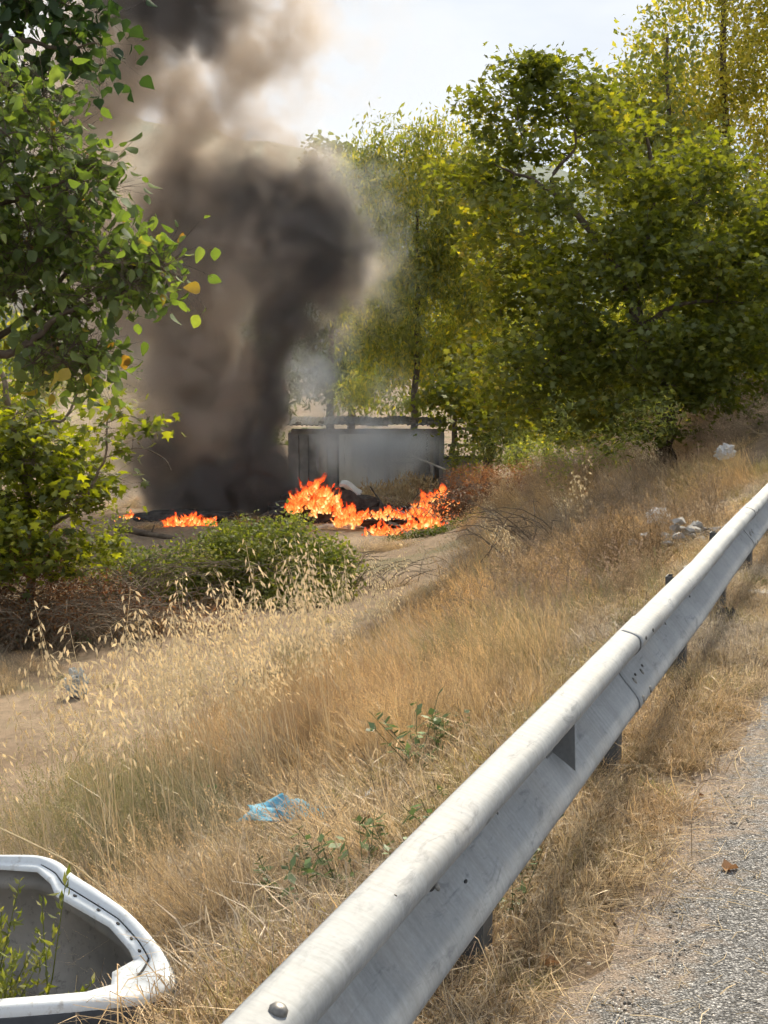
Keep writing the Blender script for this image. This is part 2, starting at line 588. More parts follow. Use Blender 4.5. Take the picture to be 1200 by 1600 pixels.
def cr_spline(P, k):
    P = np.asarray(P, float)
    Q = np.vstack([2 * P[0] - P[1], P, 2 * P[-1] - P[-2]])
    out = []
    for i in range(1, len(Q) - 2):
        for j in range(k):
            t = j / k
            a, b, c, dd = Q[i - 1], Q[i], Q[i + 1], Q[i + 2]
            out.append(0.5 * ((2 * b) + (-a + c) * t + (2 * a - 5 * b + 4 * c - dd) * t * t + (-a + 3 * b - 3 * c + dd) * t ** 3))
    out.append(Q[-2])
    return np.array(out)


prof_s = cr_spline(prof, 3)


def rail_at(y):
    """point of the rail's back plane at its lower lip"""
    dz = -0.012 * math.exp(-abs(y - 7.1) / 0.8) + 0.002 * math.exp(-((y - 8.6) / 0.8) ** 2)
    dx = 0.002 * math.exp(-((y - 7.1) / 0.8) ** 2) - 0.004 * math.exp(-((y - 3.0) / 1.0) ** 2)
    z = 0.31 + 0.036 * max(0, y - 14) + dz
    return np.array([RAIL_X0 + RAIL_K * y + dx, y, z])


def railpt(y, o, z):
    b = rail_at(y)
    return b - RLEFT * o + np.array([0, 0, z])


rail = empty('guardrail', rail_at(2.0) * [1, 1, 0], 'galvanised steel guardrail running along the grey road edge', 'guardrail')


def local(P, root):
    return np.asarray(P) - np.array(root.location)


def beam(y0, y1, lift, ny):
    V, F = [], []
    ys = np.linspace(y0, y1, ny)
    npf = len(prof_s)
    th = 0.0032
    for y in ys:
        end = smooth(0.0, 0.02, np.array(0.02))
        for (o, z) in prof_s:
            V.append(railpt(y, o + lift, z))
        for (o, z) in prof_s:
            V.append(railpt(y, o + lift - th, z))
    n2 = npf * 2
    for i in range(ny - 1):
        a, b = i * n2, (i + 1) * n2
        for j in range(npf - 1):
            F.append((a + j, a + j + 1, b + j + 1, b + j))
            F.append((a + npf + j + 1, a + npf + j, b + npf + j, b + npf + j + 1))
        F.append((a, b, b + npf, a + npf))
        F.append((a + npf - 1, a + n2 - 1, b + n2 - 1, b + npf - 1))
    for j in range(npf - 1):
        F.append((j, npf + j, npf + j + 1, j + 1))
        e = (ny - 1) * n2
        F.append((e + j, e + j + 1, e + npf + j + 1, e + npf + j))
    return mk_mesh('beam', local(V, rail), F, smooth_shade=True)


JOINTS = [1.05, 5.12, 9.85, 14.1, 18.4]
ends = [-3.0] + JOINTS + [30.0]
for i in range(len(ends) - 1):
    far = ends[i + 1] + (0.32 if i < len(ends) - 2 else 0)
    link('beam', beam(ends[i], far, 0.006 * (i % 2 == 0 and 0 or 0) + 0.0048 * i, 120 if i < 4 else 40), M['steel'], rail)
LIFT = {}


def lift_at(y):
    k = sum(1 for j in JOINTS if y >= j)
    return 0.0048 * k


def surf(y, zq):
    """front surface point and outward normal of the beam at height zq"""
    o = np.interp(zq, prof_s[::-1, 1], prof_s[::-1, 0])
    o2 = np.interp(zq + 0.004, prof_s[::-1, 1], prof_s[::-1, 0])
    p = railpt(y, o + lift_at(y), zq)
    tz = np.array([0, 0, 0.004]) - RLEFT * (o2 - o)
    nrm = np.cross(RDIR, tz)
    nrm /= np.linalg.norm(nrm)
    if nrm @ (-RLEFT) < 0:
        nrm = -nrm
    return p, nrm, tz / np.linalg.norm(tz)


def disc_mesh(name, p, nrm, rr, h, n=12, stretch=1.0, axis=None):
    nrm = np.array(nrm)
    ax = np.array(axis if axis is not None else RDIR)
    ax = ax - nrm * (ax @ nrm)
    ax /= np.linalg.norm(ax)
    bx = np.cross(nrm, ax)
    V = []
    for (k, hh) in ((1.0, -0.002), (1.0, h * 0.35), (0.72, h * 0.85), (0.25, h)):
        for i in range(n):
            w = 2 * math.pi * i / n
            V.append(p + nrm * hh + k * rr * (math.cos(w) * ax * stretch + math.sin(w) * bx))
    F = [(r * n + i, r * n + (i + 1) % n, (r + 1) * n + (i + 1) % n, (r + 1) * n + i) for r in range(3) for i in range(n)]
    F.append(tuple(3 * n + i for i in range(n)))
    return mk_mesh(name, local(V, rail), F, smooth_shade=True)


def bolt(y, zq, rr=0.016, h=0.009):
    p, nn, _ = surf(y, zq)
    link('bolt', disc_mesh('bolt', p, nn, rr, h), M['bolt'], rail)


def slot(y, zq, L=0.022, w=0.008, axis=None):
    p, nn, _ = surf(y, zq)
    link('slot', disc_mesh('slot', p + nn * 0.0012, nn, w, 0.0008, 10, L / w, axis), M['hole'], rail)


UPZ = (0, 0, 1)
for j in JOINTS[:4]:
    for dy in (0.10, 0.26):
        slot(j + dy, 0.272, 0.014, 0.007)
        slot(j + dy, 0.172, 0.026, 0.008, UPZ)
        bolt(j + dy, 0.110, 0.013, 0.006)
        bolt(j + dy - 0.03, 0.052, 0.013, 0.006)
        slot(j + dy + 0.06, 0.120, 0.013, 0.006)
bolt(2.06, 0.301, 0.0150, 0.011)
bolt(2.55, 0.296, 0.003, 0.002)
slot(3.40, 0.168, 0.030, 0.010, UPZ)
slot(3.47, 0.160, 0.026, 0.006, UPZ)
slot(2.95, 0.156, 0.020, 0.007)
bolt(2.97, 0.150, 0.010, 0.006)
slot(6.95, 0.172, 0.020, 0.008, UPZ)
slot(7.0, 0.150, 0.016, 0.006)
slot(3.10, 0.118, 0.010, 0.004)
bolt(6.2, 0.150, 0.008, 0.004)

# reflector bracket in the valley of the beam
a = Acc()
yb = 4.06
sec = [(0.001, 0.198), (0.070, 0.236), (0.074, 0.100), (0.001, 0.155)]
V = [local(railpt(yb, o + 0.006, z), rail) for o, z in sec] + [local(railpt(yb + 0.004, o + 0.006, z), rail) for o, z in sec]
a.add(V, [(0, 1, 2, 3), (7, 6, 5, 4), (0, 4, 5, 1), (1, 5, 6, 2), (2, 6, 7, 3), (3, 7, 4, 0)])
sec = [(0.009, 0.192), (0.012, 0.150)]
V = [local(railpt(y, o, z), rail) for y in (yb, yb - 0.075) for o, z in sec] + [local(railpt(y, o + 0.003, z), rail) for y in (yb, yb - 0.075) for o, z in sec]
a.add(V, [(0, 1, 3, 2), (4, 6, 7, 5), (0, 4, 5, 1), (2, 3, 7, 6), (0, 2, 6, 4), (1, 5, 7, 3)])
link('reflector_bracket', a.mesh('reflector_bracket'), M['steel_dark'], rail)
p, nn, _ = surf(yb - 0.04, 0.175)
link('bolt', disc_mesh('bolt', p + nn * 0.004, nn, 0.014, 0.008), M['bolt'], rail)


def c_post(y):
    a = Acc()
    b = rail_at(y)
    base = np.array([b[0], b[1], 0]) + RLEFT * 0.10
    gz = float(ground_z(base[0], base[1]))
    top = b[2] + (0.185 if 7 < y < 10 else 0.14)
    w, dp, t = 0.10, 0.05, 0.006
    pts = [(-w / 2, dp, 0), (-w / 2, 0, 0), (w / 2, 0, 0), (w / 2, dp, 0)]
    # sigma shaped post: web towards the road, two flanges along the road direction
    for (u0, v0, u1, v1) in ((-dp, -w / 2, dp, -w / 2), (-dp, -w / 2, -dp, w / 2), (-dp, w / 2, dp, w / 2), (dp, -w / 2, dp, -w / 2 + 0.022), (dp, w / 2 - 0.022, dp, w / 2)):
        du, dv = u1 - u0, v1 - v0
        L = math.hypot(du, dv)
        cu, cv = (u0 + u1) / 2, (v0 + v1) / 2
        c = base + RDIR * cu - RLEFT * cv
        ang = math.atan2(RDIR[1], RDIR[0]) + math.atan2(-dv, du) * 1.0
        tt = t if abs(du) > abs(dv) else t * 0.96
        a.box(local((c[0], c[1], (gz - 0.3 + top) / 2), rail), (L, tt, top - gz + 0.3), rotz(ang))
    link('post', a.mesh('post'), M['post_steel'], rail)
    s = Acc()
    c = b + RLEFT * 0.035 + np.array([0, 0, 0.156])
    ang = math.atan2(RDIR[1], RDIR[0])
    s.box(local(c, rail), (0.10, 0.055, 0.16), rotz(ang))
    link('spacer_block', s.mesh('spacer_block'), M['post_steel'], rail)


for y in (-0.1, 1.75, 3.6, 5.50, 7.42, 9.40, 11.4, 13.4, 15.4, 17.4, 19.4, 21.4):
    c_post(y)

# ------------------------------------------------------------------ leaf and tree tools
def tmpl(points, faces):
    return np.array(points, float), faces


def fan_leaf(outline, bend=0.18, fold=0.25):
    """outline in the leaf plane (x across, y along), stalk at origin; fan from the midrib"""
    out = np.array(outline, float)
    n = len(out)
    P = [(0, 0.45, 0)]
    for x, y in out:
        P.append((x, y, abs(x) * fold - bend * y * y))
    P[0] = (0, 0.45, -bend * 0.2)
    F = [(0, 1 + i, 1 + (i + 1) % n) for i in range(n)]
    return np.array(P), np.array(F)


OVATE = fan_leaf([(0.0, 0.0), (0.26, 0.16), (0.34, 0.38), (0.24, 0.68), (0.0, 1.0), (-0.24, 0.68), (-0.34, 0.38), (-0.26, 0.16)], 0.22, 0.28)
DELTA = fan_leaf([(0.0, 0.0), (0.36, 0.10), (0.42, 0.32), (0.20, 0.66), (0.0, 1.0), (-0.20, 0.66), (-0.42, 0.32), (-0.36, 0.10)], 0.15, 0.2)
LOBED = fan_leaf([(0.0, 0.0), (0.22, 0.05), (0.55, 0.14), (0.30, 0.34), (0.56, 0.66), (0.16, 0.58), (0.0, 1.0), (-0.16, 0.58), (-0.56, 0.66), (-0.30, 0.34), (-0.55, 0.14), (-0.22, 0.05)], 0.15, 0.12)
NARROW = (np.array([(0, 0, 0), (0.11, 0.4, 0.03), (0, 1.0, -0.12), (-0.11, 0.4, 0.03)]), np.array([(0, 1, 2), (0, 2, 3)]))
NARROW2 = (np.array([(0, 0, 0), (0.17, 0.42, 0.04), (0, 1.0, -0.15), (-0.17, 0.42, 0.04)]), np.array([(0, 1, 2), (0, 2, 3)]))
RHOMB = (np.array([(0, 0, 0), (0.34, 0.45, 0.08), (0, 1.0, -0.12), (-0.34, 0.45, 0.08)]), np.array([(0, 1, 2), (0, 2, 3)]))


def leaf_frames(n, droop, spread, r):
    """rotation matrices: leaf y axis points outward and down by droop, random yaw, random roll"""
    yaw = r.uniform(0, 2 * math.pi, n)
    pit = r.normal(droop, spread, n)
    roll = r.normal(0, 0.7, n)
    cy_, sy_ = np.cos(yaw), np.sin(yaw)
    cp, sp = np.cos(pit), np.sin(pit)
    Y = np.stack([cy_ * cp, sy_ * cp, sp], -1)
    X0 = np.stack([-sy_, cy_, np.zeros(n)], -1)
    Z0 = np.cross(X0, Y)
    X = X0 * np.cos(roll)[:, None] + Z0 * np.sin(roll)[:, None]
    Z = np.cross(X, Y)
    return np.stack([X, Y, Z], -1)


def leaves_mesh(name, pos, rot, size, tint, T):
    P, F = T
    n, k = len(pos), len(P)
    V = np.einsum('nij,kj->nki', rot, P) * size[:, None, None] + pos[:, None, :]
    FF = F[None] + (np.arange(n) * k)[:, None, None]
    return mk_mesh(name, V.reshape(-1, 3), tri=FF.reshape(-1, F.shape[1]), attrs={'tint': np.repeat(tint, k)})


def ell_samples(ells, n, r, shell=0.0):
    """points in a union of ellipsoids (centre, radii), shares by volume^0.8"""
    w = np.array([(e[1][0] * e[1][1] * e[1][2]) ** 0.8 * (e[2] if len(e) > 2 else 1) for e in ells])
    w /= w.sum()
    pick = r.choice(len(ells), n, p=w)
    v = r.normal(size=(n, 3))
    v /= np.linalg.norm(v, axis=1)[:, None]
    rad = r.uniform(shell ** 3, 1, n) ** (1 / 3)
    C = np.array([e[0] for e in ells])[pick]
    S = np.array([e[1] for e in ells])[pick]
    return C + v * rad[:, None] * S


def grow_tree(name, label, cat, base, limbs, ells, n_clumps, per, clump_r, T, size, mat, tintf, droop=-0.5, spread=0.5,
              seed=1, bark=None, shell=0.35, flat=0.6, group=None, twig_r=0.006, part_leaves=0, size_var=0.25, parts_key=None, lim_n=7, bare=0.0, twiglets=0.0):
    r = np.random.default_rng(seed)
    base = np.array(base, float)
    root = empty(name, base, label, cat, group)
    wood = Acc()
    skel, srad = [], []
    for pts, r0, r1 in limbs:
        P = cr_spline(np.array(pts, float), 6)
        P = P + r.normal(0, 0.012, P.shape) * (r0 / 0.06)
        rr = np.linspace(r0, r1, len(P)) ** 1.0
        wood.tube(P - base, rr, 9)
        skel.extend(P)
        srad.extend(rr)
    C = ell_samples(ells, n_clumps, r, shell)
    sk = np.array(skel)
    order = np.argsort([np.min(np.linalg.norm(sk - c, axis=1)) for c in C])
    for i in order:
        c = C[i]
        sk = np.array(skel)
        dd = np.linalg.norm(sk - c, axis=1) + 0.35 * np.clip(sk[:, 2] - c[2], 0, None) + 0.02 * np.arange(len(sk)) / len(sk)
        j = int(np.argmin(dd))
        p0 = sk[j]
        L = np.linalg.norm(c - p0)
        rs = min(srad[j] * 0.7, twig_r + 0.010 * L)
        k = max(3, int(L / 0.25) + 2)
        t = np.linspace(0, 1, k)[:, None]
        P = p0 * (1 - t) + c * t + np.array([0, 0, 0.14 * L]) * np.sin(t * math.pi)
        P[1:-1] += r.normal(0, 0.035 * L, (k - 2, 3)) if k > 2 else 0
        wood.tube(P - base, np.linspace(rs, twig_r * 0.5, k), 5, cap=False)
        skel.extend(P[1:])
        srad.extend(np.linspace(rs, twig_r * 0.6, k)[1:])
    # leaves round each clump, thinned at random so the crown keeps gaps
    cnt = r.poisson(per * r.uniform(0.35, 1.6, n_clumps) * (r.uniform(size=n_clumps) > bare))
    own = np.repeat(np.arange(n_clumps), cnt)
    n = len(own)
    off = np.clip(r.normal(size=(n, 3)), -1.9, 1.9) * clump_r * np.array([1, 1, flat])
    cs = r.uniform(0.7, 1.3, n_clumps)
    pos = C[own] + off * cs[own][:, None]
    rot = leaf_frames(n, droop, spread, r)
    sz = size * np.clip(r.normal(1, size_var, n), 0.45, 1.6)
    ctint = r.normal(0, 0.12, n_clumps)
    tint = np.clip(tintf(pos, r) + ctint[own], 0, 1)
    if twiglets:
        for i in np.where(r.uniform(size=n) < twiglets)[0]:
            c, e = C[own[i]], pos[i]
            m = (c + e) / 2 + r.normal(0, 0.012, 3) + [0, 0, 0.02]
            wood.tube(np.array([c, m, e]) - base, [twig_r * 0.55, twig_r * 0.42, twig_r * 0.25], 3, cap=False)
    link('trunk', wood.mesh('trunk', True), bark or M['bark'], root)
    loose = np.ones(n, bool)
    if part_leaves:
        keyv = parts_key(pos) if parts_key else pos[:, 1]
        loose[np.argsort(keyv)[:part_leaves]] = False
    crown = link('crown', leaves_mesh('crown', pos[loose] - base, rot[loose], sz[loose], tint[loose], T), mat, root, kind='stuff')
    if part_leaves:
        variants = []
        for q in range(8):
            tv = (q + 0.5) / 8
            m_ = mk_mesh('leaf', T[0] * np.array([1, 1, 0.6 + 0.15 * q]), tri=T[1], attrs={'tint': np.full(len(T[0]), tv)})
            m_.materials.append(mat)
            variants.append(m_)
        for i in np.where(~loose)[0]:
            o = bpy.data.objects.new('leaf', variants[min(7, int(tint[i] * 8))])
            Mx = Matrix(rot[i].tolist()).to_4x4()
            o.rotation_mode = 'QUATERNION'
            o.rotation_quaternion = Mx.to_quaternion()
            o.location = [float(v) for v in pos[i] - base]
            o.scale = (float(sz[i]),) * 3
            o.parent = crown
            col.objects.link(o)
    return root


def ell(u, v, y, ru, rv, ry=None, w=1.0):
    k = y / 2250.0
    return (at(u, v, y), np.array([ru * k, (ry if ry is not None else 0.8 * ru * k), rv * k]), w)


def gpt(x, y, dz=0.0):
    return np.array([x, y, float(ground_z(x, y)) + dz])


def inview_key(pos):
    """leaves that show largest: nearest ones inside the picture first"""
    d_ = np.maximum(pos[:, 1], 0.1)
    uu = 600 + pos[:, 0] / d_ * 2250
    return d_ + np.where((uu > 0) & (uu < 1200), 0, 100)


def near_tint(lo, sd):
    return lambda pos, r: np.clip(r.normal(lo, sd, len(pos)), 0, 1)


# --- near broad-leaved tree at the left, trunk outside the picture
b0 = gpt(-4.05, 9.6)
l_top = at(-170, 330, 9.6)
grow_tree('broadleaf_tree', 'green broad-leaved tree leaning in from the left edge with hanging oval leaves', 'tree', b0,
          [([b0 - [0, 0, 0.2], b0 + [0.05, 0, 1.2], at(-200, 560, 9.6), l_top, at(-90, 120, 9.7)], 0.11, 0.03),
           ([at(-205, 600, 9.6), at(-80, 578, 9.4), at(0, 553, 9.3), at(48, 535, 9.3), at(85, 498, 9.3), at(150, 470, 9.3), at(215, 455, 9.2)], 0.040, 0.008),
           ([l_top, at(-60, 330, 9.6), at(60, 300, 9.5), at(150, 260, 9.6)], 0.03, 0.006),
           ([at(-80, 578, 9.4), at(60, 480, 9.9), at(130, 400, 9.8), at(230, 400, 9.7)], 0.026, 0.006)],
          [ell(30, 330, 9.7, 160, 130, 1.0), ell(165, 425, 9.5, 120, 62, 0.6), ell(85, 540, 9.5, 92, 60, 0.6), ell(20, 185, 9.7, 92, 95, 0.6), ell(235, 430, 9.4, 60, 44, 0.25, 1.6), ell(160, 290, 9.7, 62, 42, 0.3, 1.2), ell(-170, 360, 9.8, 170, 220, 0.9)],
          260, 30, 0.14, OVATE, 0.078, M['leaf_elm'], near_tint(0.42, 0.22), droop=-0.85, spread=0.5, seed=3, size_var=0.38, twiglets=0.85, part_leaves=300, parts_key=inview_key, twig_r=0.004, shell=0.2, flat=1.0)

b1 = gpt(-4.9, 11.6)
grow_tree('poplar_tree', 'dark poplar tree whose leafy branch hangs in from the top left corner', 'tree', b1,
          [([b1 - [0, 0, 0.2], b1 + [0, 0, 2.4], at(-260, 120, 11.6), at(-160, -60, 11.6), at(-120, -260, 11.6)], 0.13, 0.04),
           ([at(-260, 120, 11.6), at(-100, 40, 11.5), at(20, 60, 11.4), at(95, 75, 11.4), at(150, 70, 11.3)], 0.035, 0.006),
           ([at(-160, -60, 11.6), at(0, -20, 11.6), at(110, 10, 11.5)], 0.03, 0.006)],
          [ell(50, 35, 11.5, 125, 62, 0.5), ell(120, 72, 11.4, 58, 26, 0.3, 1.5), ell(60, 115, 11.4, 70, 24, 0.3, 1.3), ell(-150, 0, 11.6, 170, 150, 0.9), ell(20, -120, 11.6, 160, 90, 0.8)],
          150, 20, 0.16, DELTA, 0.105, M['leaf_dark'], near_tint(0.45, 0.25), droop=-0.9, spread=0.5, seed=5, twiglets=0.4, twig_r=0.004, shell=0.1, flat=1.0)

# --- plane sapling low at the left
b2 = gpt(*at(48, 900, 21.6)[:2])
tw = [at(130, 790, 21.2), at(150, 745, 21.1), at(164, 715, 21.1), at(168, 660, 21.0), at(178, 615, 21.0)]
grow_tree('plane_sapling', 'yellow-green plane tree sapling with lobed leaves in the lower left brush', 'tree', b2,
          [([b2 - [0, 0, 0.2], at(45, 800, 21.6), at(30, 700, 21.6), at(5, 600, 21.6), at(-30, 520, 21.6)], 0.075, 0.03),
           ([at(44, 790, 21.6), at(60, 670, 21.5), at(100, 655, 21.4), at(125, 600, 21.3), at(122, 585, 21.3)], 0.03, 0.012),
           (tw, 0.028, 0.007),
           ([at(44, 840, 21.6), at(90, 815, 21.4), at(130, 790, 21.2)], 0.03, 0.026),
           ([at(164, 715, 21.1), at(215, 700, 21.0), at(255, 715, 21.0), at(268, 735, 21.0)], 0.010, 0.004),
           ([at(168, 660, 21.0), at(205, 650, 21.0), at(235, 672, 21.0)], 0.010, 0.004)],
          [ell(70, 690, 21.6, 115, 60, 0.9), ell(110, 760, 21.4, 85, 50, 0.8), ell(20, 830, 21.6, 65, 60, 0.8), ell(-60, 720, 21.6, 110, 130, 1.0), ell(190, 665, 21.0, 40, 26, 0.2, 0.8), ell(215, 790, 21.0, 20, 22, 0.15, 0.8), ell(150, 640, 21.0, 40, 40, 0.2, 1.0), ell(236, 668, 21.0, 10, 14, 0.06, 10.0), ell(268, 726, 21.0, 8, 12, 0.06, 10.0)],
          230, 20, 0.22, LOBED, 0.135, M['leaf_plane'], near_tint(0.36, 0.28), droop=-0.45, spread=0.5, seed=8, twig_r=0.007, twiglets=0.4, shell=0.1, part_leaves=200, parts_key=inview_key, bark=M['twig'])

# --- the big dark maple at the right
bm = gpt(*at(1042, 690, 24.0)[:2])
fork = at(1003, 515, 24)
grow_tree('maple_tree', 'large dark green maple with spreading limbs behind the dry bank', 'tree', bm,
          [([bm - [0, 0, 0.3], at(1040, 640, 24), at(1025, 575, 24), fork, at(985, 460, 24)], 0.17, 0.11),
           ([at(985, 460, 24), at(940, 385, 23.8), at(895, 330, 23.6), at(840, 285, 23.4), at(790, 265, 23.3)], 0.08, 0.02),
           ([at(895, 330, 23.6), at(862, 280, 23.6), at(900, 225, 23.7), at(880, 170, 23.7)], 0.045, 0.012),
           ([at(985, 460, 24), at(1010, 380, 24.3), at(1020, 280, 24.4), at(1000, 180, 24.4)], 0.08, 0.02),
           ([at(1010, 380, 24.3), at(1075, 330, 24), at(1130, 270, 24)], 0.05, 0.015),
           ([fork, at(955, 525, 23.5), at(890, 548, 23.2), at(830, 575, 23.0)], 0.05, 0.012),
           ([fork, at(1050, 480, 23.6), at(1120, 470, 23.4), at(1190, 480, 23.4)], 0.05, 0.012),
           ([at(820, 205, 23.5), at(810, 190, 23.5), at(815, 215, 23.5)], 0.02, 0.01)],
          [ell(900, 330, 24, 190, 160, 2.2), ell(1000, 480, 24, 230, 140, 2.4), ell(830, 560, 23.6, 110, 110, 1.5), ell(960, 620, 23.4, 180, 70, 1.5),
           ell(800, 135, 24, 70, 55, 0.8, 1.3), ell(880, 140, 24, 70, 50, 0.8, 1.2), ell(760, 260, 23.8, 75, 60, 0.9, 1.0), ell(1080, 330, 24.4, 120, 130, 1.8), ell(1150, 560, 23.4, 130, 100, 1.6), ell(1290, 480, 24, 150, 200, 2.0)],
          680, 62, 0.25, LOBED, 0.105, M['leaf_maple'],
          lambda pos, r: np.clip(r.normal(0.36, 0.17, len(pos)) + 0.34 * smooth(3.0, 1.2, pos[:, 0]) * (pos[:, 2] < 4.4), 0, 1), droop=-0.4, spread=0.45, seed=11, twig_r=0.010, shell=0.6, flat=0.45, part_leaves=200, parts_key=inview_key, lim_n=9)  # yellower tint low on the left paints the backlit glow into the leaves

# --- background trees
def far_tree(name, label, u, v_base, y, ells, n, per, cr_, T, size, mat, tint, seed, trunk_top, r0=0.14, group='trees behind the shed and field', **kw):
    b = gpt(*at(u, v_base, y)[:2])
    tt = at(u + 10, trunk_top, y)
    mid = b * 0.5 + tt * 0.5 + np.array([0.15, 0, 0])
    grow_tree(name, label, 'tree', b, [([b - [0, 0, 0.3], mid, tt], r0, r0 * 0.3)], ells, n, per, cr_, T, size, mat, tint, seed=seed, group=group, twig_r=0.010, **kw)


far_tree('ash_tree', 'tall pale green ash tree, smoke drifting past its left side', 640, 760, 47,
         [ell(640, 330, 47, 105, 130, 2.2), ell(660, 480, 47, 120, 100, 2.2), ell(590, 290, 47, 50, 70, 1.2, 1.2), ell(700, 250, 47, 80, 60, 1.5), ell(600, 530, 46, 60, 40, 1.0), ell(730, 420, 47, 80, 160, 1.8)],
         430, 80, 0.42, NARROW2, 0.19, M['leaf_willow'], near_tint(0.72, 0.22), 21, 300, droop=-0.9, spread=0.5, shell=0.4, flat=0.9)
far_tree('yellow_ash_tree', 'bright yellow-green low tree above the shed roof', 700, 760, 50,
         [ell(650, 540, 50, 95, 60, 1.6), ell(600, 500, 50, 45, 45, 1.0, 1.3), ell(720, 600, 50, 75, 45, 1.4), ell(770, 540, 50, 90, 80, 1.6), ell(560, 600, 50, 60, 40, 1.2)],
         200, 56, 0.30, NARROW2, 0.21, M['leaf_willow'], near_tint(0.78, 0.16), 22, 540, droop=-0.8, spread=0.5, r0=0.12, shell=0.2, flat=0.8)
far_tree('hazy_tree', 'grey-green tree with a dark trunk right behind the shed, veiled by thin smoke', 508, 740, 58,
         [ell(500, 560, 58, 90, 70, 1.8), ell(590, 600, 58, 90, 50, 1.6), ell(520, 440, 58, 60, 90, 1.5), ell(440, 560, 58, 60, 80, 1.4)],
         230, 52, 0.40, NARROW2, 0.26, M['leaf_willow'], near_tint(0.25, 0.15), 23, 480, droop=-0.8, spread=0.5, r0=0.22, shell=0.3)
far_tree('round_tree', 'small rounded dark tree top just right of the smoke', 545, 760, 62,
         [ell(540, 300, 62, 45, 55, 1.4), ell(500, 235, 62, 16, 12, 0.4), ell(520, 250, 62, 30, 20, 0.8), ell(545, 400, 62, 60, 70, 1.6)],
         150, 50, 0.36, RHOMB, 0.24, M['leaf_maple'], near_tint(0.35, 0.15), 24, 300, droop=-0.5, r0=0.2, shell=0.3)
far_tree('yellow_poplar', 'tall yellowing poplar reaching out of the picture at the top right', 1120, 740, 40,
         [ell(1120, 60, 40, 95, 120, 1.9), ell(1080, 190, 40, 130, 90, 2.0), ell(1165, 170, 40, 90, 130, 2.0), ell(1010, 120, 40, 60, 70, 1.0, 0.7), ell(1160, -120, 40, 110, 130, 2.0), ell(1100, 360, 40, 150, 130, 2.0), ell(1250, 100, 40, 90, 200, 1.8)],
         430, 72, 0.36, RHOMB, 0.13, M['leaf_poplar'], near_tint(0.62, 0.22), 25, -60, droop=-0.7, r0=0.2, shell=0.25, flat=0.9)
far_tree('light_poplar', 'thin light green poplar top left of the yellow poplar', 1030, 740, 37,
         [ell(1000, 150, 37, 70, 80, 1.2), ell(960, 215, 37, 60, 60, 1.0), ell(1030, 60, 37, 60, 60, 1.0, 0.7), ell(1030, 300, 37, 110, 120, 1.5)],
         210, 34, 0.34, RHOMB, 0.16, M['leaf_willow'], near_tint(0.66, 0.2), 26, 60, droop=-0.7, r0=0.13, shell=0.2, flat=0.9)
far_tree('roadside_bush_tree', 'shaded green tree filling the right edge behind the maple', 1190, 700, 31,
         [ell(1150, 560, 31, 130, 90, 2.0), ell(1230, 440, 31, 110, 160, 2.0), ell(1100, 480, 31, 80, 80, 1.5), ell(1200, 620, 30, 130, 40, 1.4)],
         260, 70, 0.32, LOBED, 0.12, M['leaf_maple'], near_tint(0.55, 0.2), 27, 400, droop=-0.5, shell=0.3)
far_tree('leaning_tree', 'crooked dark-trunked tree standing right of the shed', 752, 735, 41,
         [ell(760, 610, 41, 90, 45, 1.3), ell(700, 640, 41, 50, 26, 0.8, 0.5), ell(800, 660, 40, 70, 40, 1.0, 0.8)],
         120, 34, 0.28, RHOMB, 0.17, M['leaf_maple'], near_tint(0.55, 0.2), 28, 610, droop=-0.6, r0=0.20, shell=0.2)
far_tree('left_field_tree', 'pale leafy tree seen through the sapling at the left edge', 40, 790, 46,
         [ell(20, 620, 46, 110, 120, 2.0), ell(-90, 560, 46, 110, 180, 2.0), ell(100, 720, 45, 80, 30, 1.0, 0.5)],
         170, 46, 0.40, RHOMB, 0.22, M['leaf_willow'], near_tint(0.6, 0.2), 29, 560, droop=-0.6, r0=0.16, shell=0.3)
for i, (u, v, y, ru, rv, lab) in enumerate([
        (330, 650, 75, 120, 70, 'dark tree mass standing behind the smoke column'),
        (200, 660, 72, 90, 60, 'grey-green tree standing left behind the smoke'),
        (850, 600, 52, 130, 90, 'olive tree mass glimpsed under the maple limbs'),
        (990, 560, 50, 120, 110, 'sunlit green tree glimpsed right behind the maple trunk')]):
    far_tree('field_tree', lab, u, 745, y, [ell(u, v, y, ru, rv, 2.0), ell(u + 40, v + 50, y, ru, 40, 1.6)], 150, 44, 0.45, RHOMB, 0.28,
             M['leaf_willow'], near_tint(0.4 + 0.1 * i, 0.18), 40 + i, v, droop=-0.6, r0=0.18, shell=0.3)

# ------------------------------------------------------------------ shed and the things round it
ys = 46.0
k46 = ys / 2250.0
sh = empty('shed', gpt(*at(572, 775, ys)[:2]), 'low grey shed with a flat dark roof behind the fire', 'shed')


def sbox(name, u0, u1, v0, v1, y, depth, mat, parent=sh, rot=None):
    a = Acc()
    p0, p1 = at(u0, v0, y), at(u1, v1, y)
    c = (p0 + p1) / 2 + [0, depth / 2, 0]
    a.box(c - np.array(parent.location), (abs(p1[0] - p0[0]), depth, abs(p0[2] - p1[2])), rot)
    return link(name, a.mesh(name), mat, parent)


def sbeam(name, p0, p1, w, mat, parent=sh, n=4):
    a = Acc()
    o = np.array(parent.location)
    a.tube([p0 - o, p1 - o], w, n)
    return link(name, a.mesh(name), mat, parent)


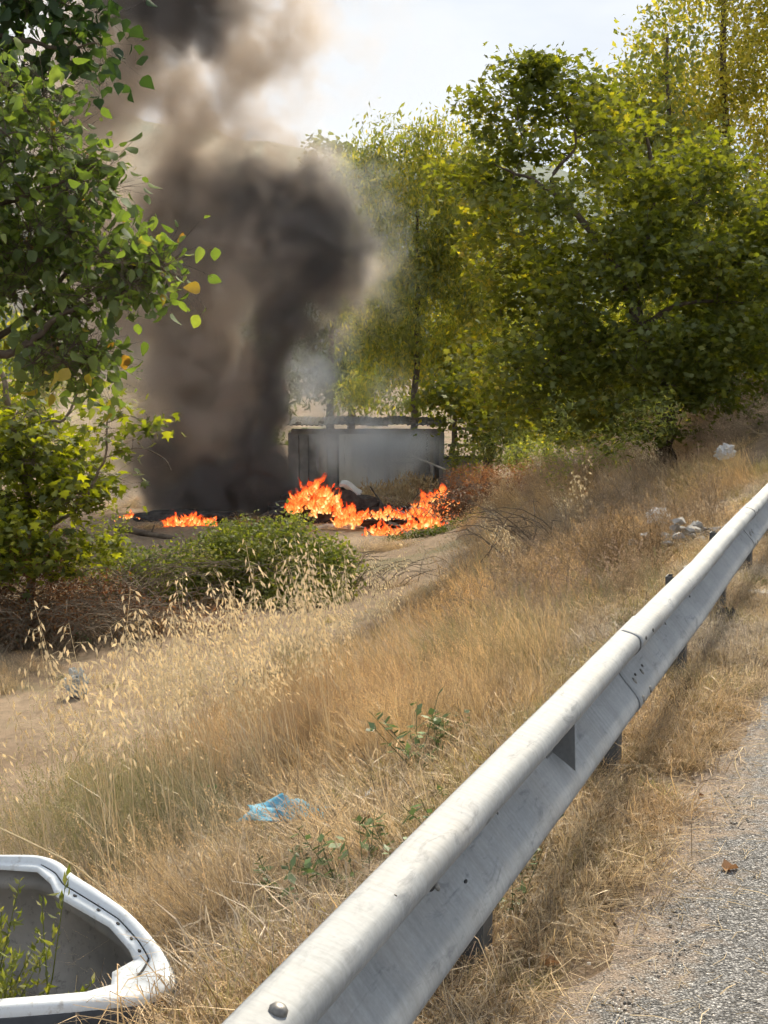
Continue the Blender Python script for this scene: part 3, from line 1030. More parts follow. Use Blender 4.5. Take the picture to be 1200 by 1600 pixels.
sbox('wall', 458, 690, 672, 800, ys + 2.6, 0.12, M['plaster_dark'])
sbox('wall', 452, 528, 676, 800, ys, 0.10, M['plaster_dark'])
sbox('wall', 686, 694, 676, 790, ys + 0.2, 2.4, M['plaster_dark'])
sbox('wall', 450, 457, 676, 790, ys + 0.12, 2.4, M['plaster_dark'])
sbox('wall', 576, 600, 676, 800, ys + 0.02, 0.10, M['plaster'])
for i in range(5):
    sbox('board', 453 + i * 15, 453 + i * 15 + 14.0, 680 + (i % 2), 800, ys - 0.045 - 0.010 * (i % 2), 0.04, M['wood' if i == 3 else 'plaster_dark'])
for i in range(3):
    sbox('board', 608 + i * 13, 608 + i * 13 + 12.0, 724 + 2 * (i % 2), 800, ys + 0.0 - 0.010 * (i % 2), 0.04, M['plaster'])
dr = sbox('door', 530, 574, 676, 790, ys - 0.03, 0.06, M['door'])
sbox('door_handle', 568, 571, 722, 732, ys - 0.09, 0.05, M['bolt'])
sbox('lintel', 455, 690, 670, 678, ys - 0.06, 0.14, M['wood'])
for u in (604, 648, 672):
    sbox('post', u, u + 5, 678, 795, ys - 0.02, 0.10, M['wood'])
sbox('window_frame', 606, 646, 716, 722, ys + 0.03, 0.06, M['plaster'])
sbox('wall', 610, 646, 748, 800, ys + 0.05, 0.08, M['plaster'])
# roofing sheets, each its own piece, overlapping with a ragged front edge
for i in range(8):
    a = Acc()
    u0 = 447 + i * 31.5
    p0, p1 = at(u0, 664 + 1.2 * math.sin(i * 2.1), ys - 0.35 - 0.05 * (i % 3)), at(u0 + 33, 664, ys - 0.35)
    n = 9
    V = []
    for yy, dz in ((0, 0), (3.3, 0.14)):
        for t in range(n):
            x = p0[0] + (p1[0] - p0[0]) * t / (n - 1)
            V.append((x, p0[1] + yy, p0[2] + dz + 0.035 * (t % 2) + 0.008 * (i % 2)))
    V += [(x, y, z - 0.03) for x, y, z in V]
    F = [(t, t + 1, n + t + 1, n + t) for t in range(n - 1)] + [(2 * n + t + 1, 2 * n + t, 3 * n + t, 3 * n + t + 1) for t in range(n - 1)]
    F += [(t + 1, t, 2 * n + t, 2 * n + t + 1) for t in range(n - 1)] + [(n + t, n + t + 1, 3 * n + t + 1, 3 * n + t) for t in range(n - 1)]
    a.add(np.array(V) - np.array(sh.location), F)
    link('roof_sheet', a.mesh('roof_sheet'), M['roof'], sh)
for i in range(7):
    u = 462 + i * 35 + 5 * math.sin(i * 3)
    sbox('roof_batten', u, u + 9, 659 - (i % 3), 663, ys - 0.2 + 0.3 * (i % 2), 0.25, M['wood'])

pole = empty('leaning_pole', at(702, 736, 42), 'thin pale pole leaning against the right end of the shed', 'pole')
sbeam('shaft', at(702, 736, 42), at(636, 709, 43), 0.03, M['door'], pole, 6)
lw = empty('garden_wall', gpt(*at(735, 745, 44)[:2]), 'low dark wall right of the shed under the trees', 'wall')
for i in range(3):
    sbox('block', 694 + i * 19, 694 + i * 19 + 18.6, 717, 760, 44 + 0.01 * (i % 2), 0.3, M['plaster_dark'], lw)
sbox('coping', 693, 753, 713, 717, 43.96, 0.4, M['roof'], lw)
tb = empty('timber_rack', gpt(*at(715, 745, 43)[:2]), 'old timber rack with two dark rails between shed and leaning tree', 'rack')
for u in (706, 738):
    sbox('post', u, u + 4, 668, 750, 43, 0.09, M['wood'], tb)
for v in (668, 694):
    sbox('rail', 700, 746, v, v + 4, 42.9, 0.08, M['wood'], tb)

ww = empty('white_wall', gpt(*at(120, 800, 47)[:2]), 'low whitewashed wall glimpsed behind the left brush', 'wall')
for i in range(7):
    sbox('wall_panel', -60 + i * 48, -60 + i * 48 + 47, 783 + (i % 2), 860, 43 + 0.012 * (i % 2), 0.2, M['whitewash'], ww)

# thin mast on the skyline
ms_ = empty('radio_mast', at(501, 620, 300), 'thin mast standing up on the skyline right of the smoke', 'mast')
a = Acc()
a.tube([np.zeros(3), at(501, 205, 300) - at(501, 620, 300)], [0.22, 0.10], 6)
link('mast_pole', a.mesh('mast_pole'), M['wood'], ms_)

# ------------------------------------------------------------------ burning heap
def lump(name, c, rx, ry, rz, mat, label=None, cat=None, seed=0, parent=None, amp=0.3):
    r = np.random.default_rng(seed)
    nu, nv = 22, 11
    V = []
    ph = r.uniform(0, 6.28, 6)
    for j in range(nv + 1):
        th = j / nv * math.pi / 2
        for i in range(nu):
            w = 2 * math.pi * i / nu
            k = 1 + amp * (0.5 * math.sin(3 * w + ph[0]) + 0.4 * math.sin(5 * w + ph[1] + 3 * th) + 0.35 * math.sin(9 * w + 7 * th + ph[2])) + r.normal(0, amp * 0.16)
            V.append((rx * k * math.cos(th) * math.cos(w), ry * k * math.cos(th) * math.sin(w), rz * (math.sin(th) ** 0.8) * (0.75 + 0.5 * k - 0.25) - 0.05))
    F = [(j * nu + i, j * nu + (i + 1) % nu, (j + 1) * nu + (i + 1) % nu, (j + 1) * nu + i) for j in range(nv) for i in range(nu)]
    return link(name, mk_mesh(name, V, F), mat, parent, label, cat, loc=c)


yf = 37.5
heap = empty('burnt_heap', gpt(*at(520, 800, yf)[:2]), 'blackened heap of burning rubbish in front of the shed', 'rubbish heap')
hl = np.array(heap.location)
lump('char_mound', gpt(*at(505, 800, 37.4)[:2]) - hl, 1.5, 0.9, 0.85, M['char'], seed=2, parent=heap)
lump('char_mound', gpt(*at(595, 815, 36.0)[:2]) - hl, 1.2, 0.6, 0.34, M['char'], seed=3, parent=heap)
lump('char_mound', gpt(*at(300, 805, 37)[:2]) - hl, 1.4, 0.6, 0.30, M['char'], seed=4, parent=heap)
lump('ash_patch', gpt(*at(655, 800, 37.5)[:2]) - hl, 0.7, 0.5, 0.38, M['ash'], seed=5, parent=heap)
lump('ash_patch', gpt(*at(530, 835, 35.4)[:2]) - hl, 0.6, 0.35, 0.16, M['ash'], seed=6, parent=heap)
r_ = np.random.default_rng(5)
for i in range(26):
    u = r_.uniform(480, 690)
    c = gpt(*at(u, r_.uniform(795, 830), 36.8)[:2]) - hl
    L = r_.uniform(0.4, 1.3)
    w = r_.uniform(0, 6.28)
    a = Acc()
    d_ = np.array([math.cos(w), math.sin(w) * 0.6, r_.uniform(-0.1, 0.7)])
    a.tube([c, c + d_ * L * 0.5 + [0, 0, 0.05], c + d_ * L], [0.035, 0.03, 0.02], 5)
    link('charred_stick', a.mesh('charred_stick'), M['char'], heap)
# bent pale sheet lying on the heap
a = Acc()
p0, p1 = at(530, 757, 37.2), at(562, 769, 37.2)
V = []
for i in range(9):
    t = i / 8
    p = p0 * (1 - t) + p1 * t
    z = p[2] + 0.06 * math.sin(t * 5) - hl[2]
    V += [(p[0] - hl[0], p[1] - hl[1], z), (p[0] - hl[0] + 0.05, p[1] - hl[1] + 0.7, z + 0.05), (p[0] - hl[0], p[1] - hl[1], z - 0.05), (p[0] - hl[0] + 0.05, p[1] - hl[1] + 0.7, z)]
F = []
for i in range(8):
    b = i * 4
    F += [(b, b + 4, b + 5, b + 1), (b + 2, b + 3, b + 7, b + 6), (b, b + 2, b + 6, b + 4), (b + 1, b + 5, b + 7, b + 3)]
a.add(V, F)
link('bent_sheet', a.mesh('bent_sheet'), M['concrete'], heap)


def flame_mat():
    N = NT('flame')
    p = N.obj()
    t = attr(N, 'tint').outputs['Fac']
    n1 = N.noise(2.6, 5, 0.62, N.scaled(p, (1, 1, 0.6)), 1.2)
    lw_ = N.n('ShaderNodeLayerWeight', Blend=0.5)
    core = N.math('SUBTRACT', 1.0, lw_.outputs['Facing'])
    edge = N.math('MULTIPLY', N.math('SUBTRACT', core, 0.12), 1.8, True)
    h = N.math('ADD', N.math('ADD', N.math('MULTIPLY', n1, 1.3), N.math('MULTIPLY', t, -0.60)), N.math('MULTIPLY', N.math('SUBTRACT', core, 0.6), 0.45))
    c = N.ramp(h, [(0.10, (0.55, 0.02, 0.01)), (0.30, (1.0, 0.075, 0.012)), (0.50, (1.0, 0.17, 0.03)), (0.68, (1.0, 0.36, 0.08)), (0.88, (1.0, 0.74, 0.34))])
    em = N.n('ShaderNodeEmission', Strength=1.0)
    N.l(c, em.inputs['Color'])
    tr = N.n('ShaderNodeBsdfTransparent')
    n2 = N.noise(5.5, 4, 0.6, N.scaled(p, (1, 1, 0.5)), 1.5)
    k = N.math('MULTIPLY', N.math('SUBTRACT', N.math('SUBTRACT', N.math('ADD', n2, 0.16), N.math('MULTIPLY', t, 0.34)), 0.45), 6.0, True)
    k = N.math('MULTIPLY', k, edge)
    ms = N.n('ShaderNodeMixShader')
    N.l(k, ms.inputs['Fac'])
    N.l(tr.outputs[0], ms.inputs[1])
    N.l(em.outputs[0], ms.inputs[2])
    N.l(ms.outputs[0], N.out.inputs['Surface'])
    return N.m


M['flame'] = flame_mat()
M['flame'].cycles.emission_sampling = 'NONE'


def flames(u0, u1, v0, v1, y, n, hmax, label, seed, lean=0.0):
    """a patch of fire: many licking tongues that rise from a burning bed"""
    r = np.random.default_rng(seed)
    c = at((u0 + u1) / 2, v1, y)
    k = y / 2250
    V, F, T = [], [], []
    for i in range(n):
        s = r.uniform(-1, 1)
        env = 1 - 0.75 * abs(s) ** 1.6
        bx = s * (u1 - u0) / 2 * k
        by = r.uniform(-0.35, 0.35)
        bz = r.uniform(0, 0.62) ** 1.2 * (v1 - v0) * k * env - r.uniform(0.0, 0.30) * hmax
        tx, ty = r.normal(0.1, 0.42), r.normal(0, 0.3)
        H = hmax * r.uniform(0.35, 1.0) * (0.5 + 0.5 * env)
        wd = H * r.uniform(0.13, 0.30)
        ph = r.uniform(0, 6.28)
        nr, ns = 10, 8
        base = len(V)
        for j in range(nr):
            t = j / (nr - 1)
            rad = wd * (math.sin(math.pi * min(1, t * 0.86 + 0.14)) ** 0.8) * (1 - 0.5 * t)
            ox = lean * H * t * t + 0.24 * H * math.sin(4.6 * t + ph) * t + tx * H * t
            oy = 0.16 * H * math.sin(3.7 * t + ph * 1.7) * t + ty * H * t
            for q in range(ns):
                w = 2 * math.pi * q / ns + 1.2 * t
                rr = rad * (1 + 0.40 * math.sin(2 * w + ph + 5 * t) + 0.22 * math.sin(3 * w - 9 * t + 2 * ph))
                V.append((bx + ox + rr * math.cos(w), by + oy + rr * 0.7 * math.sin(w), bz + H * t - 0.05))
                T.append(t)
        for j in range(nr - 1):
            for q in range(ns):
                F.append((base + j * ns + q, base + j * ns + (q + 1) % ns, base + (j + 1) * ns + (q + 1) % ns, base + (j + 1) * ns + q))
    me = mk_mesh('flames', V, F, attrs={'tint': T}, smooth_shade=True)
    return link('flames', me, M['flame'], None, label, 'fire', 'patches of fire on the burning heap', 'stuff', c)


flames(450, 532, 722, 796, 36.6, 250, 0.52, 'tall red-orange flames beside the base of the black smoke', 1, -0.25)
flames(636, 728, 728, 812, 36.2, 280, 0.46, 'widest orange flames burning into the dry brush at the right', 2, 0.12)
flames(522, 564, 776, 815, 35.2, 80, 0.42, 'small bright flame patch below the bent pale sheet', 3, 0.0)
flames(556, 642, 784, 806, 35.2, 110, 0.27, 'thin middle line of flame in front of the shed door', 4, 0.1)
flames(566, 634, 808, 838, 33.9, 110, 0.34, 'lowest orange flames at the front edge of the heap', 5, 0.1)
flames(628, 700, 786, 824, 34.6, 110, 0.38, 'orange yellow flames low in front of the ash', 7, 0.1)
flames(250, 340, 786, 826, 35.6, 150, 0.40, 'separate orange flames left, just above the bramble', 6, 0.05)
flames(180, 225, 792, 806, 35.6, 16, 0.22, 'small faint flame farthest left behind the sapling', 8, 0.05)


# ------------------------------------------------------------------ smoke (a volume grid)
def smoke_mat(name, colr, dens, anis=0.0):
    N = NT(name)
    v = N.n('ShaderNodeVolumePrincipled')
    v.inputs['Color'].default_value = colr + (1,)
    v.inputs['Density'].default_value = dens
    v.inputs['Anisotropy'].default_value = anis
    N.l(v.outputs[0], N.out.inputs['Volume'])
    return N.m


def smoke(name, label, blobs, mat, res, nscale=0.62, namp=0.9, gain=1.0, ygrow=1.0):
    """blobs: centre, radius, weight -> density field on a voxel grid"""
    g = bpy.data.node_groups.new(name, 'GeometryNodeTree')
    g.interface.new_socket('Geometry', in_out='OUTPUT', socket_type='NodeSocketGeometry')
    nn = g.nodes.new
    out = nn('NodeGroupOutput')
    vc = nn('GeometryNodeVolumeCube')
    pos = nn('GeometryNodeInputPosition')

    def mth(op, a, b=None, c=None, clamp=False):
        m = nn('ShaderNodeMath')
        m.operation = op
        m.use_clamp = clamp
        for i, x in enumerate((a, b, c)):
            if x is None:
                continue
            if hasattr(x, 'links'):
                g.links.new(x, m.inputs[i])
            else:
                m.inputs[i].default_value = x
        return m.outputs[0]

    def noise(scale, detail, vec, dim='3D'):
        m = nn('ShaderNodeTexNoise')
        m.inputs['Scale'].default_value = scale
        m.inputs['Detail'].default_value = detail
        m.inputs['Roughness'].default_value = 0.58
        g.links.new(vec, m.inputs['Vector'])
        return m

    # billow the space first, then sum the puffs
    wz = noise(nscale * 0.55, 2.0, pos.outputs[0])
    sub = nn('ShaderNodeVectorMath')
    sub.operation = 'SUBTRACT'
    g.links.new(wz.outputs['Color'], sub.inputs[0])
    sub.inputs[1].default_value = (0.5, 0.5, 0.5)
    scl = nn('ShaderNodeVectorMath')
    scl.operation = 'SCALE'
    scl.inputs['Scale'].default_value = 1.5
    g.links.new(sub.outputs[0], scl.inputs[0])
    addv = nn('ShaderNodeVectorMath')
    addv.operation = 'ADD'
    g.links.new(pos.outputs[0], addv.inputs[0])
    g.links.new(scl.outputs[0], addv.inputs[1])
    tot = None
    for c, rad, w in blobs:
        dv = nn('ShaderNodeVectorMath')
        dv.operation = 'DISTANCE'
        g.links.new(addv.outputs[0], dv.inputs[0])
        dv.inputs[1].default_value = [float(x) for x in c]
        f = mth('MULTIPLY_ADD', dv.outputs['Value'], -1.0 / rad, 1.0)
        f = mth('MAXIMUM', f, 0.0)
        f = mth('MULTIPLY', f, w)
        tot = f if tot is None else mth('ADD', tot, f)
    n1 = noise(nscale, 6.0, addv.outputs[0])
    m = mth('MULTIPLY_ADD', mth('SUBTRACT', n1.outputs['Fac'], 0.5), namp * 6.0, mth('MULTIPLY_ADD', mth('MINIMUM', tot, 1.5), gain, -0.18))
    m = mth('MINIMUM', mth('MAXIMUM', m, 0.0), 1.6)
    f = mth('MULTIPLY', m, mth('MINIMUM', tot, 1.8))
    g.links.new(f, vc.inputs['Density'])
    lo = np.min([np.array(c) - rad - 0.4 for c, rad, w in blobs], axis=0)
    hi = np.max([np.array(c) + rad + 0.4 for c, rad, w in blobs], axis=0)
    vc.inputs['Min'].default_value = lo.tolist()
    vc.inputs['Max'].default_value = hi.tolist()
    dims = np.maximum(8, ((hi - lo) / res).astype(int))
    for nm, dv in zip(('Resolution X', 'Resolution Y', 'Resolution Z'), dims):
        vc.inputs[nm].default_value = int(dv)
    sm = nn('GeometryNodeSetMaterial')
    sm.inputs['Material'].default_value = mat
    g.links.new(vc.outputs[0], sm.inputs[0])
    g.links.new(sm.outputs[0], out.inputs[0])
    vol = bpy.data.volumes.new(name)
    vol.materials.append(mat)
    o = link(name, vol, None, None, label, 'smoke', None, 'stuff')
    md = o.modifiers.new('field', 'NODES')
    md.node_group = g
    return o


def blob(u, v, rpx, w=1.0, y=38.5):
    return (at(u, v, y), rpx * y / 2250.0, w)


black = [blob(255, 775, 70, 1.2), blob(320, 780, 85, 1.8), blob(385, 780, 85, 2.2), blob(436, 760, 52, 2.0), blob(350, 725, 95, 1.3), blob(408, 690, 65, 2.2), blob(412, 635, 55, 2.6), blob(260, 720, 80, 0.8),
         blob(412, 575, 58, 2.3), blob(425, 515, 72, 1.6), blob(470, 450, 105, 1.3), blob(440, 370, 130, 1.2), blob(490, 340, 105, 1.2), blob(370, 300, 115, 1.0), blob(545, 415, 75, 1.2), blob(525, 370, 85, 1.1), blob(430, 290, 105, 0.9), blob(320, 340, 100, 0.7),
         blob(260, 0, 120, 1.3, 36), blob(330, -20, 120, 1.4, 36), blob(200, 20, 100, 0.9, 36), blob(250, -120, 160, 1.4, 35), blob(240, 680, 70, 0.6), blob(190, 750, 60, 0.5)]
brown = [blob(320, 640, 125, 1.0), blob(240, 640, 100, 0.9), blob(215, 720, 95, 1.0), blob(270, 540, 115, 0.9), blob(340, 530, 110, 0.9), blob(310, 440, 130, 0.8), blob(220, 440, 120, 0.8), blob(290, 340, 120, 1.2), blob(380, 400, 120, 1.0, 37.4),
         blob(170, 350, 130, 0.9), blob(140, 230, 120, 0.75, 37.5), blob(230, 140, 120, 0.75, 37), blob(140, 110, 130, 0.9, 36.5), blob(180, 0, 140, 1.0, 36), blob(400, 60, 150, 0.5, 37), blob(310, 120, 120, 0.6, 37), blob(470, 120, 140, 0.32, 38), blob(360, 180, 110, 0.5, 38),
         blob(580, 60, 160, 0.14, 38), blob(430, 270, 110, 0.8, 38), blob(420, 0, 150, 0.6, 36), blob(560, 430, 95, 0.5, 39), blob(70, 150, 130, 0.8, 37), blob(90, 430, 130, 0.7), blob(140, 640, 100, 0.7, 39), blob(300, 260, 110, 0.9), blob(300, 740, 110, 1.0, 39.5),
         blob(270, 210, 90, 0.55), blob(170, 540, 100, 0.9), blob(350, 660, 90, 1.0), blob(370, 590, 80, 0.9), blob(490, 300, 90, 0.6), blob(520, 480, 80, 0.6), blob(90, 300, 120, 0.6), blob(150, 760, 90, 0.7, 39)]
M['smoke_black'] = smoke_mat('black_smoke', (0.30, 0.285, 0.28), 1.7, 0.0)
M['smoke_brown'] = smoke_mat('brown_smoke', (0.72, 0.635, 0.555), 1.6, 0.2)
smoke('smoke_column', 'thick black smoke column and puff rising from the fire', black, M['smoke_black'], 0.085, 1.2, 1.3, 0.95)
smoke('smoke', 'brown smoke billowing round the black column and drifting up left', brown, M['smoke_brown'], 0.085, 1.25, 1.1, 1.2)
pale = [blob(500, 610, 70, 0.6, 42), blob(560, 700, 75, 1.0, 42), blob(620, 705, 75, 1.2, 42), blob(660, 720, 55, 0.9, 42), blob(500, 680, 60, 0.7, 42), blob(520, 540, 70, 0.4, 43), blob(600, 770, 60, 0.8, 41), blob(560, 450, 80, 0.35, 43),
        blob(210, 760, 70, 0.5, 42), blob(570, 330, 110, 0.4, 43), blob(600, 600, 80, 0.45, 43), blob(590, 440, 110, 0.4, 43), blob(480, 600, 90, 0.6, 43), blob(520, 250, 90, 0.35, 43)]
M['smoke_pale'] = smoke_mat('pale_smoke', (0.84, 0.86, 0.88), 1.4, 0.2)
smoke('thin_smoke', 'thin pale smoke veiling the shed front', pale, M['smoke_pale'], 0.14, 0.9, 0.6, 1.0)


# ------------------------------------------------------------------ undergrowth: clump kinds
def blade(a, p, h, az, lean, w, segs=3, tint=0.5, curl=1.0):
    """one thin grass blade: a tapering bent strip"""
    dx, dy = math.cos(az), math.sin(az)
    px, py = -dy, dx
    V = []
    for i in range(segs + 1):
        t = i / segs
        k = lean * (t ** (1 + curl))
        c = (p[0] + dx * k * h, p[1] + dy * k * h, p[2] + h * t * math.sqrt(max(0.05, 1 - min(0.9, k * k * 0.6))))
        ww = w * (1 - 0.85 * t) / 2
        V.append((c[0] - px * ww, c[1] - py * ww, c[2]))
        V.append((c[0] + px * ww, c[1] + py * ww, c[2]))
    F = [(2 * i, 2 * i + 1, 2 * i + 3, 2 * i + 2) for i in range(segs)]
    a.add(V, F, tint)


def spikelet(a, p, d_, L, w, tint):
    d_ = np.array(d_, float)
    d_ /= np.linalg.norm(d_)
    s1 = np.cross(d_, [0.3, 0.9, 0.2])
    s1 /= np.linalg.norm(s1)
    s2 = np.cross(d_, s1)
    q = p + d_ * L
    m = p + d_ * L * 0.4
    a.add([p, m + s1 * w, q, m - s1 * w], [(0, 1, 2, 3)], tint)
    a.add([p, m + s2 * w, q, m - s2 * w], [(0, 1, 2, 3)], tint)


def clump_tall(r):
    a = Acc()
    for i in range(46):
        p = r.normal(0, 0.05, 3) * [1, 1, 0]
        blade(a, p, r.uniform(0.18, 0.55), r.uniform(0, 6.28), r.uniform(0.1, 1.0), r.uniform(0.0022, 0.0042), 3, r.uniform(0.1, 0.9))
    for i in range(9):
        p = r.normal(0, 0.05, 3) * [1, 1, 0]
        h = r.uniform(0.35, 0.66)
        az, ln = r.uniform(0, 6.28), r.uniform(0.05, 0.4)
        blade(a, p, h, az, ln, 0.0028, 3, 0.75, 0.6)
        tip = p + np.array([math.cos(az) * ln * h, math.sin(az) * ln * h, h * 0.97])
        for k in range(7):
            q = tip - np.array([math.cos(az) * ln * 0.3, math.sin(az) * ln * 0.3, 1.0]) * k * 0.013
            spikelet(a, q, (r.normal(0, 0.6), r.normal(0, 0.6), 0.8), 0.016, 0.0022, r.uniform(0.6, 1.0))
    return a


def clump_oat(r):
    a = Acc()
    for i in range(4):
        p = r.normal(0, 0.05, 3) * [1, 1, 0]
        h = r.uniform(0.75, 1.12)
        az, ln = r.uniform(0, 6.28), r.uniform(0.04, 0.28)
        dirv = np.array([math.cos(az), math.sin(az), 0])
        pts = np.array([p + dirv * ln * h * t ** 1.8 + [0, 0, h * t] for t in np.linspace(0, 1, 7)])
        a.tube(pts, np.linspace(0.0019, 0.0009, 7), 3, 0.72, cap=False)
        for k in range(20):
            t = 1 - 0.34 * k / 20
            q = p + dirv * ln * h * t ** 1.8 + [0, 0, h * t]
            w = r.uniform(0, 6.28)
            L = r.uniform(0.02, 0.085) * (0.5 + k / 20)
            e = q + np.array([math.cos(w) * L, math.sin(w) * L, r.uniform(-0.02, 0.025)])
            blade(a, q, 0.001, 0, 0, 0.0005, 1, 0.6)
            a.add([q, q + [0, 0, 0.0012], e + [0, 0, 0.0010], e], [(0, 1, 2, 3)], 0.6)
            spikelet(a, e, (math.cos(w) * 0.5, math.sin(w) * 0.5, -1 + r.normal(0, 0.35)), r.uniform(0.026, 0.040), 0.0052, r.uniform(0.7, 1.0))
        for k in range(3):
            blade(a, p + dirv * 0.02 * k + [0, 0, h * 0.15 * k], r.uniform(0.2, 0.35), r.uniform(0, 6.28), r.uniform(0.5, 1.2), 0.004, 3, r.uniform(0.3, 0.7))
    for k in range(12):
        blade(a, r.normal(0, 0.05, 3) * [1, 1, 0], r.uniform(0.15, 0.4), r.uniform(0, 6.28), r.uniform(0.2, 1.0), 0.0035, 3, r.uniform(0.2, 0.8))
    return a


def clump_thatch(r):
    a = Acc()
    for i in range(48):
        p = np.array([r.normal(0, 0.10), r.normal(0, 0.11), abs(r.normal(0, 0.025))])
        w = r.uniform(0, 6.28)
        L = r.uniform(0.05, 0.24)
        dz = r.normal(0.02, 0.07)
        q = p + np.array([math.cos(w) * L, math.sin(w) * L, max(-p[2], dz)])
        m = (p + q) / 2 + np.array([0, 0, abs(r.normal(0, 0.03))]) + r.normal(0, 0.015, 3)
        ww = r.uniform(0.0016, 0.0038) / 2
        s = np.array([-math.sin(w), math.cos(w), r.normal(0, 0.4)]) * ww
        a.add([p - s, p + s, m - s, m + s, q - s * 0.3, q + s * 0.3], [(0, 1, 3, 2), (2, 3, 5, 4)], r.uniform(0.05, 1.0))
    return a


def clump_short(r):
    a = Acc()
    for i in range(54):
        p = r.normal(0, 0.07, 3) * [1, 1, 0]
        blade(a, p, r.uniform(0.05, 0.19), r.uniform(0, 6.28), r.uniform(0.2, 1.3), r.uniform(0.0025, 0.0045), 2, r.uniform(0.2, 0.9))
    return a


def clump_weed(r):
    """dead branching weed with small dry seed heads"""
    a = Acc()
    for i in range(4):
        p = r.normal(0, 0.04, 3) * [1, 1, 0]
        h = r.uniform(0.35, 0.75)
        lean = r.normal(0, 0.25, 2)
        top = p + np.array([lean[0] * h, lean[1] * h, h])
        mid = (p + top) / 2 + r.normal(0, 0.03, 3)
        a.tube([p, mid, top], [0.0032, 0.0024, 0.0012], 3, 0.35, cap=False)
        for k in range(13):
            t = r.uniform(0.25, 1.0)
            q = p * (1 - t) + top * t
            w = r.uniform(0, 6.28)
            L = r.uniform(0.06, 0.22) * (1.2 - 0.6 * t)
            e = q + np.array([math.cos(w) * L, math.sin(w) * L, L * r.uniform(0.3, 1.2)])
            a.tube([q, e], [0.0016, 0.0008], 3, 0.4, cap=False)
            for z in range(4):
                f = q + (e - q) * r.uniform(0.4, 1.05)
                spikelet(a, f, r.normal(0, 1, 3), r.uniform(0.010, 0.024), 0.0045, r.uniform(0.3, 1.0))
    return a


def clump_green(r):
    """leafy green weed"""
    a = Acc()
    for i in range(4):
        p = r.normal(0, 0.03, 3) * [1, 1, 0]
        h = r.uniform(0.10, 0.28)
        lean = r.normal(0, 0.35, 2)
        top = p + np.array([lean[0] * h, lean[1] * h, h])
        a.tube([p, top], [0.002, 0.001], 3, 0.4, cap=False)
        for k in range(11):
            t = r.uniform(0.1, 1.0)
            q = p * (1 - t) + top * t
            w = r.uniform(0, 6.28)
            L = r.uniform(0.025, 0.05)
            d_ = np.array([math.cos(w), math.sin(w), r.normal(0.1, 0.4)])
            s = np.array([-math.sin(w), math.cos(w), r.normal(0, 0.3)]) * L * 0.28
            a.add([q, q + d_ * L * 0.5 + s, q + d_ * L, q + d_ * L * 0.5 - s], [(0, 1, 2, 3)], r.uniform(0.2, 1.0))
    return a


def make_set(fn, n, seed, k=1, rad=0.0, tangle=0.0):
    """n different patches, each of k tufts spread over a disc"""
    out = []
    for i in range(n):
        r = np.random.default_rng(seed + i)
        big = Acc()
        for j in range(k):
            a = fn(r)
            w, d_ = r.uniform(0, 6.28), rad * math.sqrt(r.uniform())
            o3 = np.array([math.cos(w) * d_, math.sin(w) * d_, 0]) if k > 1 else np.zeros(3)
            kk = r.uniform(0.7, 1.2) if k > 1 else 1.0
            tl = rotx(r.normal(0, tangle)) @ roty(r.normal(0, tangle))
            sh_ = r.normal(0, 0.13) if k > 1 else 0.0
            nb = len(big.v)
            big.v.extend([tuple(p_) for p_ in (np.array(a.v) @ tl.T * kk + o3)])
            big.f.extend([tuple(i_ + nb for i_ in f_) for f_ in a.f])
            big.a.extend([min(1.0, max(0.0, t_ + sh_)) for t_ in a.a])
        o = bpy.data.objects.new('clump', big.mesh('clump'))
        o.data.materials.append(M['grass'])
        out.append(o)
    return out


def slope_turn(P, yaw, tilt, amount):
    """euler angles that turn by yaw and then lean the patch onto the slope"""
    e = 0.15
    gx_ = (ground_z(P[:, 0] + e, P[:, 1]) - ground_z(P[:, 0] - e, P[:, 1])) / (2 * e) * amount
    gy_ = (ground_z(P[:, 0], P[:, 1] + e) - ground_z(P[:, 0], P[:, 1] - e)) / (2 * e) * amount
    c_, s_ = np.cos(yaw), np.sin(yaw)
    lx, ly = gx_ * c_ + gy_ * s_, -gx_ * s_ + gy_ * c_       # slope in the patch's own axes
    out = np.zeros((len(P), 3))
    for i in range(len(P)):
        m = Matrix.Rotation(yaw[i], 3, 'Z') @ Matrix.Rotation(math.atan(ly[i]) + tilt[i, 0], 3, 'X') @ Matrix.Rotation(-math.atan(lx[i]) + tilt[i, 1], 3, 'Y')
        out[i] = m.to_euler()
    return out


